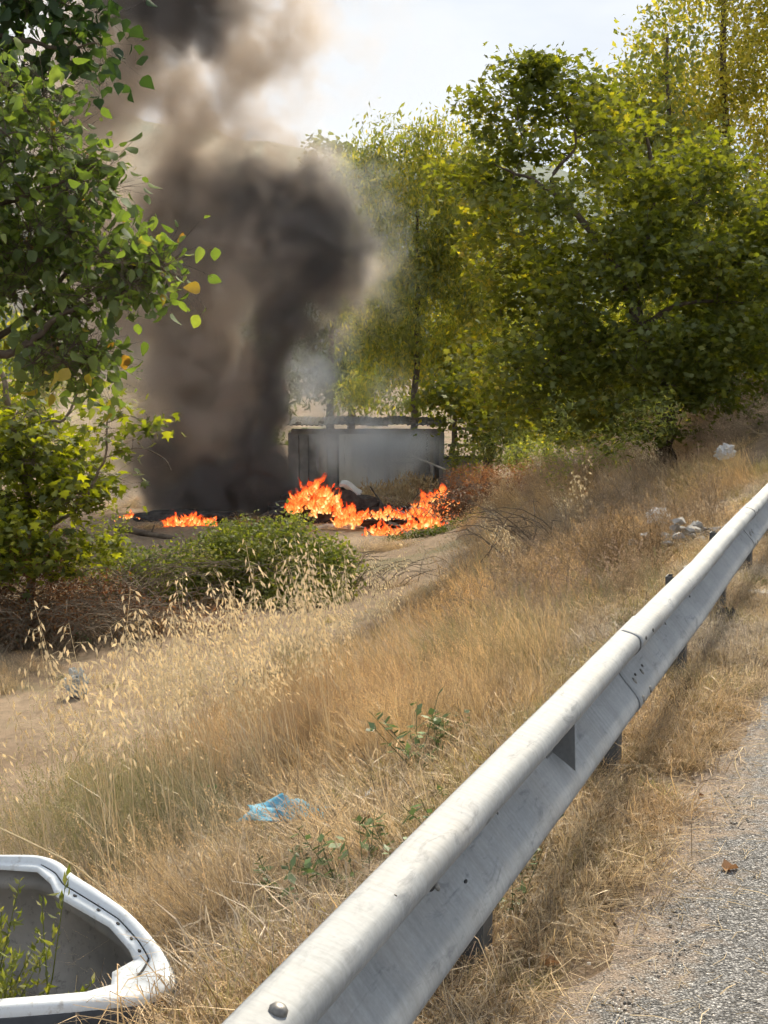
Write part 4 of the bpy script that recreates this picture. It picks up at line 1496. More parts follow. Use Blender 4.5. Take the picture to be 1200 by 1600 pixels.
def scatter(name, label, cat, sets, P, yaw, tilt, scl, hue, lean=1.0):
    """one mass of undergrowth: the clump set placed on each point"""
    cc = bpy.data.collections.new(name + '_set')
    for o in sets:
        cc.objects.link(o)
    n = len(P)
    me = bpy.data.meshes.new(name)
    me.vertices.add(n)
    me.vertices.foreach_set('co', np.asarray(P, np.float32).ravel())
    a = me.attributes.new('turn', 'FLOAT_VECTOR', 'POINT')
    a.data.foreach_set('vector', slope_turn(P, yaw, tilt, lean).astype(np.float32).ravel())
    a = me.attributes.new('size', 'FLOAT_VECTOR', 'POINT')
    s3 = scl if scl.ndim == 2 else np.repeat(scl[:, None], 3, 1)
    a.data.foreach_set('vector', s3.astype(np.float32).ravel())
    a = me.attributes.new('pick', 'INT', 'POINT')
    a.data.foreach_set('value', rng.integers(0, len(sets), n).astype(np.int32))
    a = me.attributes.new('hue', 'FLOAT_COLOR', 'POINT')
    a.data.foreach_set('color', np.concatenate([hue, np.ones((n, 1))], 1).astype(np.float32).ravel())
    o = link(name, me, None, None, label, cat, None, 'stuff')
    g = bpy.data.node_groups.new(name, 'GeometryNodeTree')
    g.interface.new_socket('Geometry', in_out='INPUT', socket_type='NodeSocketGeometry')
    g.interface.new_socket('Geometry', in_out='OUTPUT', socket_type='NodeSocketGeometry')
    gi, go = g.nodes.new('NodeGroupInput'), g.nodes.new('NodeGroupOutput')
    ip = g.nodes.new('GeometryNodeInstanceOnPoints')
    ci = g.nodes.new('GeometryNodeCollectionInfo')
    ci.inputs['Collection'].default_value = cc
    ci.inputs['Separate Children'].default_value = True
    ci.inputs['Reset Children'].default_value = True
    g.links.new(gi.outputs[0], ip.inputs['Points'])
    g.links.new(ci.outputs[0], ip.inputs['Instance'])
    ip.inputs['Pick Instance'].default_value = True

    def na(nm, tp):
        q = g.nodes.new('GeometryNodeInputNamedAttribute')
        q.data_type = tp
        q.inputs['Name'].default_value = nm
        return q.outputs['Attribute']
    g.links.new(na('pick', 'INT'), ip.inputs['Instance Index'])
    er = g.nodes.new('FunctionNodeEulerToRotation')
    g.links.new(na('turn', 'FLOAT_VECTOR'), er.inputs[0])
    g.links.new(er.outputs[0], ip.inputs['Rotation'])
    g.links.new(na('size', 'FLOAT_VECTOR'), ip.inputs['Scale'])
    g.links.new(ip.outputs[0], go.inputs[0])
    md = o.modifiers.new('scatter', 'NODES')
    md.node_group = g
    return o


def fan_points(n, d0, d1, power, half=0.34, seed=0):
    """points of the ground in the camera's surroundings, denser when near"""
    r = np.random.default_rng(seed)
    t = r.uniform(0, 1, n)
    y = (d0 ** (1 - power) + t * (d1 ** (1 - power) - d0 ** (1 - power))) ** (1 / (1 - power))
    x = r.uniform(-half, half, n) * (y + 0.8)
    return x, y, r


def place(x, y, dz=0.0):
    return np.stack([x, y, ground_z(x, y) + dz], -1)


STRAW = np.array([0.51, 0.375, 0.205])
GOLD = np.array([0.55, 0.375, 0.175])
GREY = np.array([0.42, 0.36, 0.285])
RUST = np.array([0.30, 0.185, 0.115])
GREEN = np.array([0.155, 0.175, 0.060])
YGREEN = np.array([0.36, 0.31, 0.095])


def blend(x, y, r, base, others):
    n = len(x)
    c = np.tile(base, (n, 1))
    for k, (cc, f, ph, amt, thr) in enumerate(others):
        m = np.clip((wob(x + ph, y - ph * 1.7, f) * 0.5 + 0.5 + r.normal(0, 0.12, n) - thr) * 4, 0, 1) * amt
        c = c * (1 - m[:, None]) + cc * m[:, None]
    return c * r.uniform(0.72, 1.22, n)[:, None]


def post_free(x, y, q):
    """trodden soil on the road side of each rail post"""
    ok = np.ones(len(x), bool)
    for yp in (5.50, 7.42, 9.40, 11.4):
        ok &= ~((np.abs(y - yp + 0.12) < 0.15) & (q > -0.25) & (q < 0.22))
    return ok




def off_bumper(x, y, m=0.0):
    d_ = np.maximum(np.abs(x - (-1.25)) - 0.62 - m, np.abs(y - 3.98) - 0.36 - m)
    front = (x < -0.40) & (y < 4.0) & (y > 2.0)
    return (d_ > 0) & ~front


# ---- tall dry grass on the slope
x, y, r = fan_points(1500, 2.6, 48, 1.25, seed=1)
q = qdist(x, y)
track = smooth(5.5, 6.1, q) * (1 - smooth(8.4, 9.3, q)) * smooth(9, 13, y) * (1 - smooth(0.045, 0.075, x / y))
dens = smooth(0.55, 1.3, q) * (1 - 0.93 * track) * (0.35 + 0.65 * (wob(x, y, 0.8) > -0.35))
dens *= 1 - 0.93 * smooth(7.2, 6.2, y) * smooth(3.0, 1.9, q)
dens *= 1 - 0.95 * smooth(3.3, 4.2, q) * (1 - smooth(8.8, 9.6, q)) * (x < -1.0)
dens *= ~((np.abs(x + 0.42) < 0.5) & (y > 5.0) & (y < 7.3))
dens *= 1 - 0.6 * smooth(9.0, 10.5, q) * (1 - smooth(0.5, 1.5, x - (y - 34) * 0.1)) * (y < 40)
keep = (r.uniform(size=len(x)) < dens) & (q > 0.5) & off_bumper(x, y, 0.05) & ~((np.abs(x - 2.85) < 0.45) & (y > 12.2) & (y < 14.6))
x, y, q = x[keep], y[keep], q[keep]
n = len(x)
hue = blend(x, y, r, STRAW, [(GOLD, 0.55, 3.0, 1.0, 0.40), (GREY, 0.8, 11.0, 0.9, 0.55), (RUST, 0.9, 21.0, 0.6, 0.62), (GREEN, 1.2, 31.0, 0.8, 0.64)])
far = smooth(12, 26, y)
sx = r.uniform(0.75, 1.15, n) * (1 + 0.5 * far)
sz = r.uniform(0.7, 1.15, n) * (0.75 + 0.35 * smooth(1, 4, q)) * (1 - 0.55 * smooth(2.9, 4.0, q) * (x < 0.07 * y))
scatter('dry_grass', 'tall straw coloured dry grass covering the slope beside the guardrail', 'grass', make_set(clump_tall, 8, 100, 15, 0.40, 0.26), place(x, y, -0.01),
        r.uniform(0, 6.28, n), r.normal(0, 0.05, (n, 2)), np.stack([sx, sx, sz], -1), hue)

# ---- wild oats
x, y, r = fan_points(2600, 4.8, 30, 1.3, seed=2)
q = qdist(x, y)
band = np.exp(-((q - 3.6) / 1.6) ** 2) + 0.5 * np.exp(-((q - 5.5) / 1.2) ** 2)
keep = (r.uniform(size=len(x)) < band * (0.35 + 0.65 * (wob(x, y, 0.9) > 0.0)) * np.where(x < -0.13 * y, 0.0, 0.20) * np.where(y > 11, 0.4, 1.0)) & (q > 1.6) & off_bumper(x, y, 0.5)
x, y = x[keep], y[keep]
n = len(x)
hue = np.tile(np.array([0.62, 0.525, 0.36]), (n, 1)) * r.uniform(0.75, 1.2, n)[:, None]
scatter('wild_oats', 'pale wild oats with drooping seed heads standing above the dry grass', 'grass', make_set(clump_oat, 7, 200), place(x, y),
        r.uniform(0, 6.28, n), r.normal(0, 0.10, (n, 2)), r.uniform(0.8, 1.12, n), hue)

r = np.random.default_rng(77)
y = np.concatenate([r.uniform(5.0, 8.5, 9), r.uniform(7.0, 10.5, 22)])
x = np.concatenate([r.uniform(-0.29, -0.15, 9) * y[:9], r.uniform(-0.15, -0.01, 22) * y[9:]])
q = qdist(x, y)
keep = (q > 1.7) & (q < 4.8) & off_bumper(x, y, 0.4)
x, y = x[keep], y[keep]
n = len(x)
scatter('near_oats', 'sparse tall wild oats standing in front of the bare track and bramble', 'grass', make_set(clump_oat, 5, 260), place(x, y),
        r.uniform(0, 6.28, n), r.normal(0, 0.10, (n, 2)), r.uniform(1.0, 1.35, n), np.tile(np.array([0.58, 0.48, 0.32]), (n, 1)) * r.uniform(0.85, 1.15, n)[:, None], 0.4)

# ---- flattened straw close to the rail and along the verge
for nm, lab, num, k, rad, q0, q1, q2, q3, sd in (
        ('flattened_straw', 'flattened broken straw covering the slope just behind the guardrail', 1150, 13, 0.36, 0.30, 0.55, 2.4, 4.6, 3),
        ('verge_straw', 'broken straw scattered on the verge between guardrail and road', 1500, 4, 0.07, -0.05, 0.05, 0.40, 0.60, 13)):
    x, y, r = fan_points(num, 2.0, 22, 1.3, seed=sd)
    if sd == 13:
        ed = np.clip(0.14 + 0.075 * (y - 3.3), 0.1, 0.5)
        qq = -ed + (0.65 + ed) * r.uniform(0, 1, num) ** 0.8
        x = RAIL_X0 + RAIL_K * y - qq * RN
    q = qdist(x, y)
    dens = smooth(q0, q1, q + 0.06 * wob(x, y, 5.0) + (np.clip(0.14 + 0.075 * (y - 3.3), 0.1, 0.5) - 0.06) * (sd == 13)) * (1 - smooth(q2, q3, q)) * (0.6 + 0.4 * (wob(x, y, 2.1) > -0.3))
    keep = (r.uniform(size=len(x)) < dens) & off_bumper(x, y, 0.1) & post_free(x, y, q)
    x, y, q = x[keep], y[keep], q[keep]
    n = len(x)
    hue = blend(x, y, r, np.array([0.47, 0.365, 0.225]), [(GOLD, 1.1, 5.0, 0.7, 0.45), (GREY, 1.3, 9.0, 0.9, 0.50), (RUST, 2.2, 2.0, 0.5, 0.7)])
    scatter(nm, lab, 'straw', make_set(clump_thatch, 8, 300 + sd * 10, k, rad), place(x, y, 0.004),
            r.uniform(0, 6.28, n), r.normal(0, 0.03, (n, 2)), r.uniform(0.75, 1.15, n) * (0.75 if sd == 13 else 1.0), hue)

# ---- short grass, greener on the road side
x, y, r = fan_points(3600, 2.2, 30, 1.25, seed=4)
q = qdist(x, y)
side = smooth(-0.10, 0.06, q + 0.06 * wob(x, y, 4.0) + np.clip(0.14 + 0.075 * (y - 3.3), 0.1, 0.5) - 0.08) * (1 - smooth(0.3, 1.0, q)) * (0.25 + 0.75 * smooth(4.2, 5.6, y))
slope_ = 0.30 * smooth(0.6, 1.5, q) * (wob(x + 7, y, 1.4) > 0.25) * (1 - smooth(4, 7, q))
fieldg = 0.10 * smooth(6.0, 7.0, q) * (wob(x, y + 5, 0.7) > 0.3)
keep = (r.uniform(size=len(x)) < np.maximum(np.maximum(side, slope_), fieldg)) & off_bumper(x, y, 0.0) & post_free(x, y, q)
x, y, q = x[keep], y[keep], q[keep]
n = len(x)
hue = blend(x, y, r, np.array([0.43, 0.345, 0.135]), [(YGREEN, 1.4, 4.0, 0.95, 0.36), (GREEN, 1.9, 14.0, 0.95, 0.52), (STRAW, 1.5, 24.0, 0.9, 0.58)])
sz = r.uniform(0.6, 1.1, n) * np.where(q < 0.25, 0.62, 1.0)
scatter('verge_grass', 'short yellow-green grass growing along the road verge and in patches', 'grass', make_set(clump_short, 7, 400, 5, 0.11), place(x, y, -0.005),
        r.uniform(0, 6.28, n), r.normal(0, 0.14, (n, 2)), sz, hue)

# ---- dead brown weeds on the bank at the right and by the track
x, y, r = fan_points(1000, 6, 42, 1.1, seed=5)
q = qdist(x, y)
bank = smooth(0.5, 1.2, q) * (1 - smooth(6.5, 8.0, q)) * smooth(9, 13, y)
clear = (np.abs(x - 2.85) < 0.55) & (y > 12.2) & (y < 14.6)
keep = ~clear & (r.uniform(size=len(x)) < np.maximum(bank * 0.6, 0.10 * smooth(1.5, 2.5, q) * (1 - smooth(5.5, 6.5, q)))) & ((x > 0.065 * y) | (q < 2.6)) & (x > 0.02 * y)
x, y, q = x[keep], y[keep], q[keep]
n = len(x)
hue = blend(x, y, r, np.array([0.46, 0.355, 0.245]), [(np.array([0.43, 0.34, 0.27]), 0.6, 2.0, 0.9, 0.45), (STRAW, 0.8, 15.0, 0.9, 0.55), (GOLD, 0.5, 8.0, 0.7, 0.66)])
scatter('dead_weeds', 'brown dead weeds with dry seed heads on the bank beyond the guardrail', 'weeds', make_set(clump_weed, 7, 500, 12, 0.45, 0.22), place(x, y, -0.01),
        r.uniform(0, 6.28, n), r.normal(0, 0.15, (n, 2)), r.uniform(0.55, 1.0, n), hue)

# ---- small leafy green weeds here and there
px = [(520, 1420, 6), (555, 1400, 6), (770, 1400, 9), (745, 1440, 9), (795, 1365, 8), (690, 1215, 8), (730, 1180, 6), (330, 1290, 5), (800, 1340, 6), (40, 1005, 6), (140, 1005, 6), (640, 1060, 8), (690, 1040, 7)]
P = []
r = np.random.default_rng(9)
for u, v, k in px:
    y0 = 3.0
    for _ in range(400):           # walk down the sight line to the ground
        p = at(u, v, y0)
        if p[2] <= float(ground_z(p[0], p[1])):
            break
        y0 += 0.05
    for _ in range((k + 1) // 2):
        xx, yy = p[0] + r.normal(0, 0.10), p[1] + r.normal(0, 0.12)
        P.append((xx, yy, float(ground_z(xx, yy))))
P = np.array(P)
n = len(P)
hue = np.tile(np.array([0.10, 0.155, 0.055]), (n, 1)) * r.uniform(0.7, 1.3, n)[:, None]
scatter('green_weeds', 'small leafy green weeds sprouting in patches by the guardrail', 'weeds', make_set(clump_green, 6, 600), P,
        r.uniform(0, 6.28, n), r.normal(0, 0.1, (n, 2)), r.uniform(0.8, 1.4, n), hue)


# ------------------------------------------------------------------ bushes
def cane_mesh(r, n, ext, rad, hgt, tint=(0.2, 0.8)):
    a = Acc()
    for i in range(n):
        p = np.array([r.normal(0, ext[0]), r.normal(0, ext[1]), -0.05])
        w = r.uniform(0, 6.28)
        L = r.uniform(0.5, 1.3) * hgt
        pts = []
        for t in np.linspace(0, 1, 6):
            pts.append(p + np.array([math.cos(w) * L * 0.9 * t, math.sin(w) * L * 0.9 * t, L * (1.3 * t - 0.85 * t * t)]) + r.normal(0, 0.03, 3) * t)
        a.tube(pts, np.linspace(rad, rad * 0.35, 6), 4, r.uniform(*tint), cap=False)
    return a.mesh('canes')


def bush(name, label, base, ells, n, size, T, mat, tintf, seed, canes=60, cane_ext=(0.8, 0.5), cane_h=0.9, cane_mat=None, droop=-0.2):
    r = np.random.default_rng(seed)
    base = np.array(base)
    root = empty(name, base, label, 'bush')
    pos = ell_samples(ells, n, r, 0.45)
    gz = ground_z(pos[:, 0], pos[:, 1])
    pos[:, 2] = np.maximum(pos[:, 2], gz + 0.03)
    pos += r.normal(0, 0.07, pos.shape)
    rot = leaf_frames(n, droop, 0.6, r)
    link('foliage', leaves_mesh('foliage', pos - base, rot, size * r.uniform(0.6, 1.4, n), np.clip(tintf(pos, r), 0, 1), T), mat, root, kind='stuff')
    link('canes', cane_mesh(r, canes, cane_ext, 0.010, cane_h), cane_mat or M['twig'], root, kind='stuff')
    return root


bb = gpt(*at(420, 940, 24.5)[:2])
bush('bramble_bush', 'green bramble mound overgrown with dry oats in front of the fire', bb,
     [ell(430, 880, 24.5, 120, 62, 0.9), ell(330, 890, 24.5, 80, 60, 0.8), ell(510, 890, 24.3, 60, 52, 0.7), ell(400, 850, 24.8, 70, 40, 0.7), ell(250, 905, 24, 80, 52, 0.8), ell(190, 900, 24.5, 70, 48, 0.8), ell(470, 930, 23.6, 90, 40, 0.6), ell(455, 822, 25, 40, 22, 0.5), ell(350, 835, 25, 40, 20, 0.5)],
     19000, 0.07, RHOMB, M['leaf_bramble'], lambda p, r: r.normal(0.5, 0.22, len(p)) + 0.28 * wob(p[:, 0], p[:, 1] + 2 * p[:, 2], 2.2), 31, 260, (1.3, 0.5), 1.25)
bd = gpt(*at(60, 985, 20.8)[:2])
bush('dead_bush', 'tangled rust-brown dead bush below the sapling at the left', bd,
     [ell(40, 917, 20.5, 95, 80, 0.6), ell(140, 942, 21.1, 85, 55, 0.6), ell(-60, 917, 20.7, 90, 95, 0.7), ell(40, 967, 20.1, 110, 36, 0.5), ell(60, 872, 21.1, 60, 50, 0.5), ell(240, 970, 21.0, 70, 34, 0.5), ell(330, 970, 21.5, 80, 30, 0.5)],
     9500, 0.065, NARROW2, M['leaf_rust'], lambda p, r: r.normal(0.55, 0.25, len(p)), 33, 420, (1.1, 0.45), 1.25)
bs = gpt(*at(180, 860, 23.0)[:2])
bush('bare_shrub', 'grey bare-twigged shrub between the sapling and the bramble', bs,
     [ell(150, 860, 23, 50, 40, 0.5), ell(175, 840, 23, 30, 50, 0.4)], 900, 0.06, RHOMB, M['leaf_bramble'], lambda p, r: r.normal(0.7, 0.2, len(p)), 35, 170, (0.5, 0.3), 1.5)
br = gpt(*at(745, 800, 34.0)[:2])
bush('scorched_bush', 'low dark brown scorched bush right of the widest flames', br,
     [ell(735, 790, 34, 60, 32, 0.7), ell(790, 780, 33.5, 50, 28, 0.7)], 3000, 0.085, RHOMB, M['leaf_rust'], lambda p, r: r.normal(0.30, 0.2, len(p)), 36, 120, (0.7, 0.4), 0.8)
bo = gpt(*at(800, 735, 33.0)[:2])
bush('orange_brush', 'dry orange-brown brush at the foot of the maple, left side', bo,
     [ell(790, 750, 35, 70, 26, 0.8), ell(850, 745, 33, 60, 30, 0.8), ell(740, 745, 37, 50, 20, 0.7)], 4500, 0.09, NARROW, M['leaf_rust'], lambda p, r: r.normal(0.85, 0.15, len(p)), 37, 90, (1.0, 0.5), 0.7)
bg_ = gpt(*at(880, 700, 24.0)[:2])
bush('tall_weed_bush', 'tall pale weeds standing up in front of the dark maple leaves', gpt(*at(870, 740, 19.0)[:2]),
     [ell(872, 690, 19, 24, 80, 0.3), ell(1000, 665, 19.5, 50, 34, 0.4), ell(930, 700, 19, 60, 30, 0.4), ell(1040, 650, 19.5, 30, 34, 0.3)], 1500, 0.075, NARROW, M['leaf_willow'], lambda p, r: r.normal(0.55, 0.25, len(p)), 38, 50, (0.5, 0.3), 1.3)
bv = gpt(*at(600, 835, 32)[:2])
bush('low_green_growth', 'low strip of green growth at the front foot of the burning heap', gpt(*at(680, 850, 32.6)[:2]),
     [ell(700, 846, 32.6, 70, 8, 0.3), ell(640, 850, 32.6, 40, 6, 0.3)], 1500, 0.07, RHOMB, M['leaf_bramble'], lambda p, r: r.normal(0.25, 0.2, len(p)), 39, 20, (0.8, 0.2), 0.3)

bush('dry_brush', 'dry straw-coloured brush in front of the shed door', gpt(*at(600, 790, 40)[:2]),
     [ell(600, 780, 40, 60, 24, 0.6), ell(570, 790, 39, 40, 18, 0.5), ell(650, 770, 41, 40, 26, 0.6)], 3000, 0.16, NARROW, M['straw_leaf'], lambda p, r: r.normal(0.6, 0.25, len(p)), 51, 60, (0.9, 0.4), 0.7, None, 0.9)

bush('green_scrub', 'loose green scrub hiding the low wall right of the shed', gpt(*at(735, 745, 42)[:2]),
     [ell(735, 715, 42, 45, 30, 0.7), ell(790, 700, 39, 50, 34, 0.8), ell(830, 715, 36, 50, 30, 0.8)], 4200, 0.12, NARROW2, M['leaf_willow'], lambda p, r: r.normal(0.45, 0.25, len(p)), 52, 130, (1.0, 0.5), 1.4)

bush('leafy_scrub', 'loose yellow-green scrub at the left edge round the foot of the sapling', gpt(*at(30, 960, 20.2)[:2]),
     [ell(30, 850, 20.2, 60, 60, 0.5), ell(-40, 840, 20.2, 70, 90, 0.6), ell(90, 870, 20.4, 45, 40, 0.4), ell(150, 850, 20.8, 50, 30, 0.4)], 1300, 0.12, LOBED, M['leaf_plane'], lambda p, r: r.normal(0.42, 0.28, len(p)), 53, 90, (0.7, 0.3), 1.5, None, -0.4)

# fallen trunk across the left brush
lg = empty('fallen_log', at(232, 836, 33.5), 'thin fallen tree trunk lying slanted across the brush by the left flames', 'log')
a = Acc()
P = [at(u, v, 33.5) - np.array(lg.location) for u, v in ((178, 824), (205, 829), (235, 835), (262, 840), (292, 846), (330, 852))]
a.tube(P, [0.075, 0.08, 0.075, 0.07, 0.06, 0.05], 9)
link('bark', a.mesh('bark', True), M['bark'], lg)
a = Acc()
a.tube([P[2], P[2] + np.array([0.1, 0, 0.22])], [0.03, 0.012], 6)
link('branch_stub', a.mesh('branch_stub'), M['bark'], lg)


# ------------------------------------------------------------------ white car bumper lying in the grass
def paint_mat():
    N = NT('white_car_paint')
    p = N.obj()
    n = N.noise(3.0, 5, 0.6, p)
    s = N.noise(26.0, 6, 0.7, p)
    c = N.ramp(n, [(0.3, (0.55, 0.59, 0.63)), (0.7, (0.68, 0.71, 0.74))])
    k = N.math('MULTIPLY', N.math('SUBTRACT', s, 0.56), 6.0, True)
    c = N.mix(N.math('MULTIPLY', k, 0.75), c, (0.27, 0.24, 0.20))
    k2 = N.math('MULTIPLY', N.math('SUBTRACT', N.noise(6.0, 6, 0.7, p, 0.6), 0.54), 5.0, True)
    c = N.mix(N.math('MULTIPLY', k2, 0.35), c, (0.36, 0.33, 0.28))
    N.pbr(c, N.ramp(s, [(0.4, (0.26, 0.26, 0.26)), (0.7, (0.5, 0.5, 0.5))]), 0.0, N.bump(n, 0.05, 0.01), 0.5)
    return N.m


def liner_mat():
    N = NT('dusty_grey_plastic')
    p = N.obj()
    n = N.noise(4.0, 5, 0.6, p)
    s = N.noise(30.0, 5, 0.7, p)
    c = N.ramp(n, [(0.3, (0.13, 0.128, 0.124)), (0.7, (0.26, 0.245, 0.225))])
    c = N.mix(N.math('MULTIPLY', N.math('SUBTRACT', s, 0.56), 5.0, True), c, (0.06, 0.058, 0.055))
    N.pbr(c, 0.75, 0.0, N.bump(s, 0.25, 0.006), 0.3)
    return N.m


M['paint'] = paint_mat()
M['liner'] = liner_mat()
M['black_trim'] = simple('black_trim', (0.012, 0.014, 0.018), (0.030, 0.033, 0.04), 0.45, 20, 0.15, 0, 0.5, 0.004)
RIM_OUT = [(-1.62, 4.37, 0.03), (-1.40, 4.36, 0.04), (-1.193, 4.352, 0.04), (-1.075, 4.348, 0.04), (-0.999, 4.315, 0.03), (-0.945, 4.245, 0.02), (-0.859, 4.170, 0.0), (-0.747, 4.068, -0.03), (-0.667, 3.970, -0.06),
           (-0.606, 3.858, -0.08), (-0.578, 3.760, -0.10), (-0.618, 3.700, -0.12), (-0.761, 3.655, -0.12), (-0.903, 3.624, -0.12), (-1.05, 3.600, -0.12), (-1.35, 3.565, -0.12), (-1.62, 3.55, -0.12)]
RIM_IN = [(-1.62, 4.325, 0.02), (-1.40, 4.32, 0.03), (-1.19, 4.318, 0.03), (-1.065, 4.295, 0.03), (-1.010, 4.232, 0.015), (-0.985, 4.185, -0.005), (-0.905, 4.120, -0.02), (-0.795, 4.030, -0.04), (-0.722, 3.935, -0.068),
          (-0.700, 3.905, -0.095), (-0.752, 3.842, -0.105), (-0.742, 3.772, -0.11), (-0.800, 3.715, -0.105), (-0.925, 3.678, -0.10), (-1.06, 3.652, -0.10), (-1.35, 3.615, -0.10), (-1.62, 3.60, -0.10)]
def jag(P, k):
    P = np.array(P, float)
    out = [P[i] * (1 - j / k) + P[i + 1] * j / k for i in range(len(P) - 1) for j in range(k)] + [P[-1]]
    return np.array(out)


ro, ri = cr_spline(RIM_OUT, 6), jag(RIM_IN, 6)
gb = float(ground_z(-1.0, 4.0))
bp = empty('car_bumper', (-1.1, 3.95, gb), 'torn-off white car bumper with black trim lying in the grass', 'bumper')
bo_ = np.array(bp.location)
m_ = len(ro)
# outward direction along the rim
tan = np.gradient(ro, axis=0)
out_d = np.stack([-tan[:, 1], tan[:, 0], np.zeros(m_)], -1)
out_d /= np.linalg.norm(out_d, axis=1)[:, None]


def strip(rows, th=None):
    V = np.concatenate(rows) - bo_
    F = []
    for k in range(len(rows) - 1):
        for i in range(m_ - 1):
            F.append((k * m_ + i, k * m_ + i + 1, (k + 1) * m_ + i + 1, (k + 1) * m_ + i))
    return V, F


U = np.array([0, 0, 1.0])
a = Acc()
near_w = smooth(3.95, 3.75, ro[:, 1])[:, None]
lip = ri
rows = [lip - U * 0.012, lip, lip * 0.85 + ro * 0.15 + U * 0.003, lip * 0.48 + ro * 0.52 + U * 0.003, lip * 0.44 + ro * 0.56 + U * 0.016, lip * 0.15 + ro * 0.85 + U * 0.017, ro - out_d * 0.003 + U * 0.013, ro + out_d * 0.003 + U * 0.004, ro + out_d * 0.005 - U * 0.006]
V, F = strip(rows)
a.add(V, F)
link('upper_shell', a.mesh('upper_shell', True), M['paint'], bp)
a = Acc()
i0, i1 = int(0.20 * m_), int(0.62 * m_)
for k in range(i0, i1):
    c0, c1 = [lip[j] * 0.55 + ro[j] * 0.45 + U * 0.0045 - bo_ for j in (k, k + 1)]
    d0, d1 = [(ro[j] - lip[j]) * 0.025 for j in (k, k + 1)]
    a.add([c0 - d0, c0 + d0, c1 + d1, c1 - d1, c0 - d0 - U * 0.004, c0 + d0 - U * 0.004, c1 + d1 - U * 0.004, c1 - d1 - U * 0.004], [(0, 1, 2, 3), (4, 7, 6, 5), (0, 3, 7, 4), (1, 5, 6, 2)])
link('seam', a.mesh('seam'), M['hole'], bp)
a = Acc()
rows = [ro + out_d * 0.005 - U * 0.006, ro + out_d * 0.013 - U * 0.008, ro + out_d * 0.024 - U * 0.050, ro + out_d * 0.040 - U * 0.115, ro + out_d * 0.030 - U * 0.120]
V, F = strip(rows)
a.add(V, F)
link('trim_strip', a.mesh('trim_strip', True), M['black_trim'], bp)
a = Acc()
zb = gb - 0.03
rows = [ro + out_d * 0.030 - U * 0.119, ro + out_d * 0.030 - U * 0.16, ro + out_d * 0.015 - U * 0.24, np.stack([ro[:, 0], ro[:, 1], np.full(m_, zb)], -1) - out_d * 0.02]
V, F = strip(rows)
a.add(V, F)
link('lower_shell', a.mesh('lower_shell', True), M['paint'], bp)
# inside
a = Acc()
inn = ro - out_d * 0.012
ribz = lambda dz, k: inn - out_d * k - U * dz
rows = [ro * 0.7 + ri * 0.3 - U * 0.006, ribz(0.045, 0.004), ribz(0.060, 0.022), ribz(0.085, 0.024), ribz(0.10, 0.006), ribz(0.20, 0.010), ribz(0.28, 0.02), ribz(0.30, 0.05), ribz(0.31, 0.075), np.stack([inn[:, 0], inn[:, 1], np.full(m_, zb)], -1) - out_d * 0.08]
V, F = strip(rows)
a.add(V, [f[::-1] for f in F])
link('inner_liner', a.mesh('inner_liner', True), M['liner'], bp)
# clip holes along the far flange
for k in (0.352, 0.405, 0.448, 0.49, 0.53):
    i = int(k * m_)
    c = (ri[i] * 0.72 + ro[i] * 0.28)
    t = tan[i] / np.linalg.norm(tan[i])
    a = Acc()
    w = np.cross(U, t)
    pts = [c + t * 0.008 * math.cos(q_) + w * 0.0045 * math.sin(q_) + U * 0.0052 - bo_ for q_ in np.linspace(0, 6.28, 9)[:-1]]
    a.add(pts + [p_ - U * 0.004 for p_ in pts], [tuple(range(8))] + [(q_, (q_ + 1) % 8, 8 + (q_ + 1) % 8, 8 + q_)[::-1] for q_ in range(8)])
    link('clip_hole', a.mesh('clip_hole'), M['hole'], bp)
# cracked dirt marks inside: a torn slit
a = Acc()
i = int(0.47 * m_)
c = inn[i] - out_d[i] * 0.02 - U * 0.20 - bo_
for k in range(6):
    p_ = c + U * (0.08 - 0.028 * k) + tan[i] / np.linalg.norm(tan[i]) * (0.012 * math.sin(k * 2.3) + 0.01 * k)
    a.box(p_, (0.010, 0.006, 0.032), rotz(0.7) @ roty(0.5 * math.sin(k * 1.9)))
link('torn_slit', a.mesh('torn_slit'), M['hole'], bp)

# weed growing inside the bumper
wd = empty('feathery_weed', gpt(-1.08, 3.84), 'feathery green weed growing up inside the white bumper', 'weed')
r = np.random.default_rng(44)
st, lv = Acc(), []
LP, LR, LS = [], [], []
for i in range(34):
    p = np.array([r.normal(-0.03, 0.075), r.normal(0, 0.05), 0])
    h = r.uniform(0.30, 0.50) if i > 3 else r.uniform(0.54, 0.60)
    ln = r.normal(0, 0.10, 2) if i > 2 else np.array([0.12, 0.02])
    top = p + np.array([ln[0], ln[1], h])
    md_ = (p + top) / 2 + r.normal(0, 0.015, 3)
    st.tube([p, md_, top], [0.0035, 0.0026, 0.0012], 4, 0.5, cap=False)
    for k in range(60):
        t = r.uniform(0.1, 1.03)
        LP.append(p * (1 - t) + top * t + r.normal(0, 0.006, 3))
LP = np.array(LP)
n = len(LP)
link('stem', st.mesh('stem'), M['leaf_bramble'], wd)
link('foliage', leaves_mesh('foliage', LP, leaf_frames(n, 0.7, 0.5, r), r.uniform(0.016, 0.042, n), np.clip(r.normal(0.6, 0.2, n), 0, 1), NARROW2), M['leaf_bramble'], wd, kind='stuff')


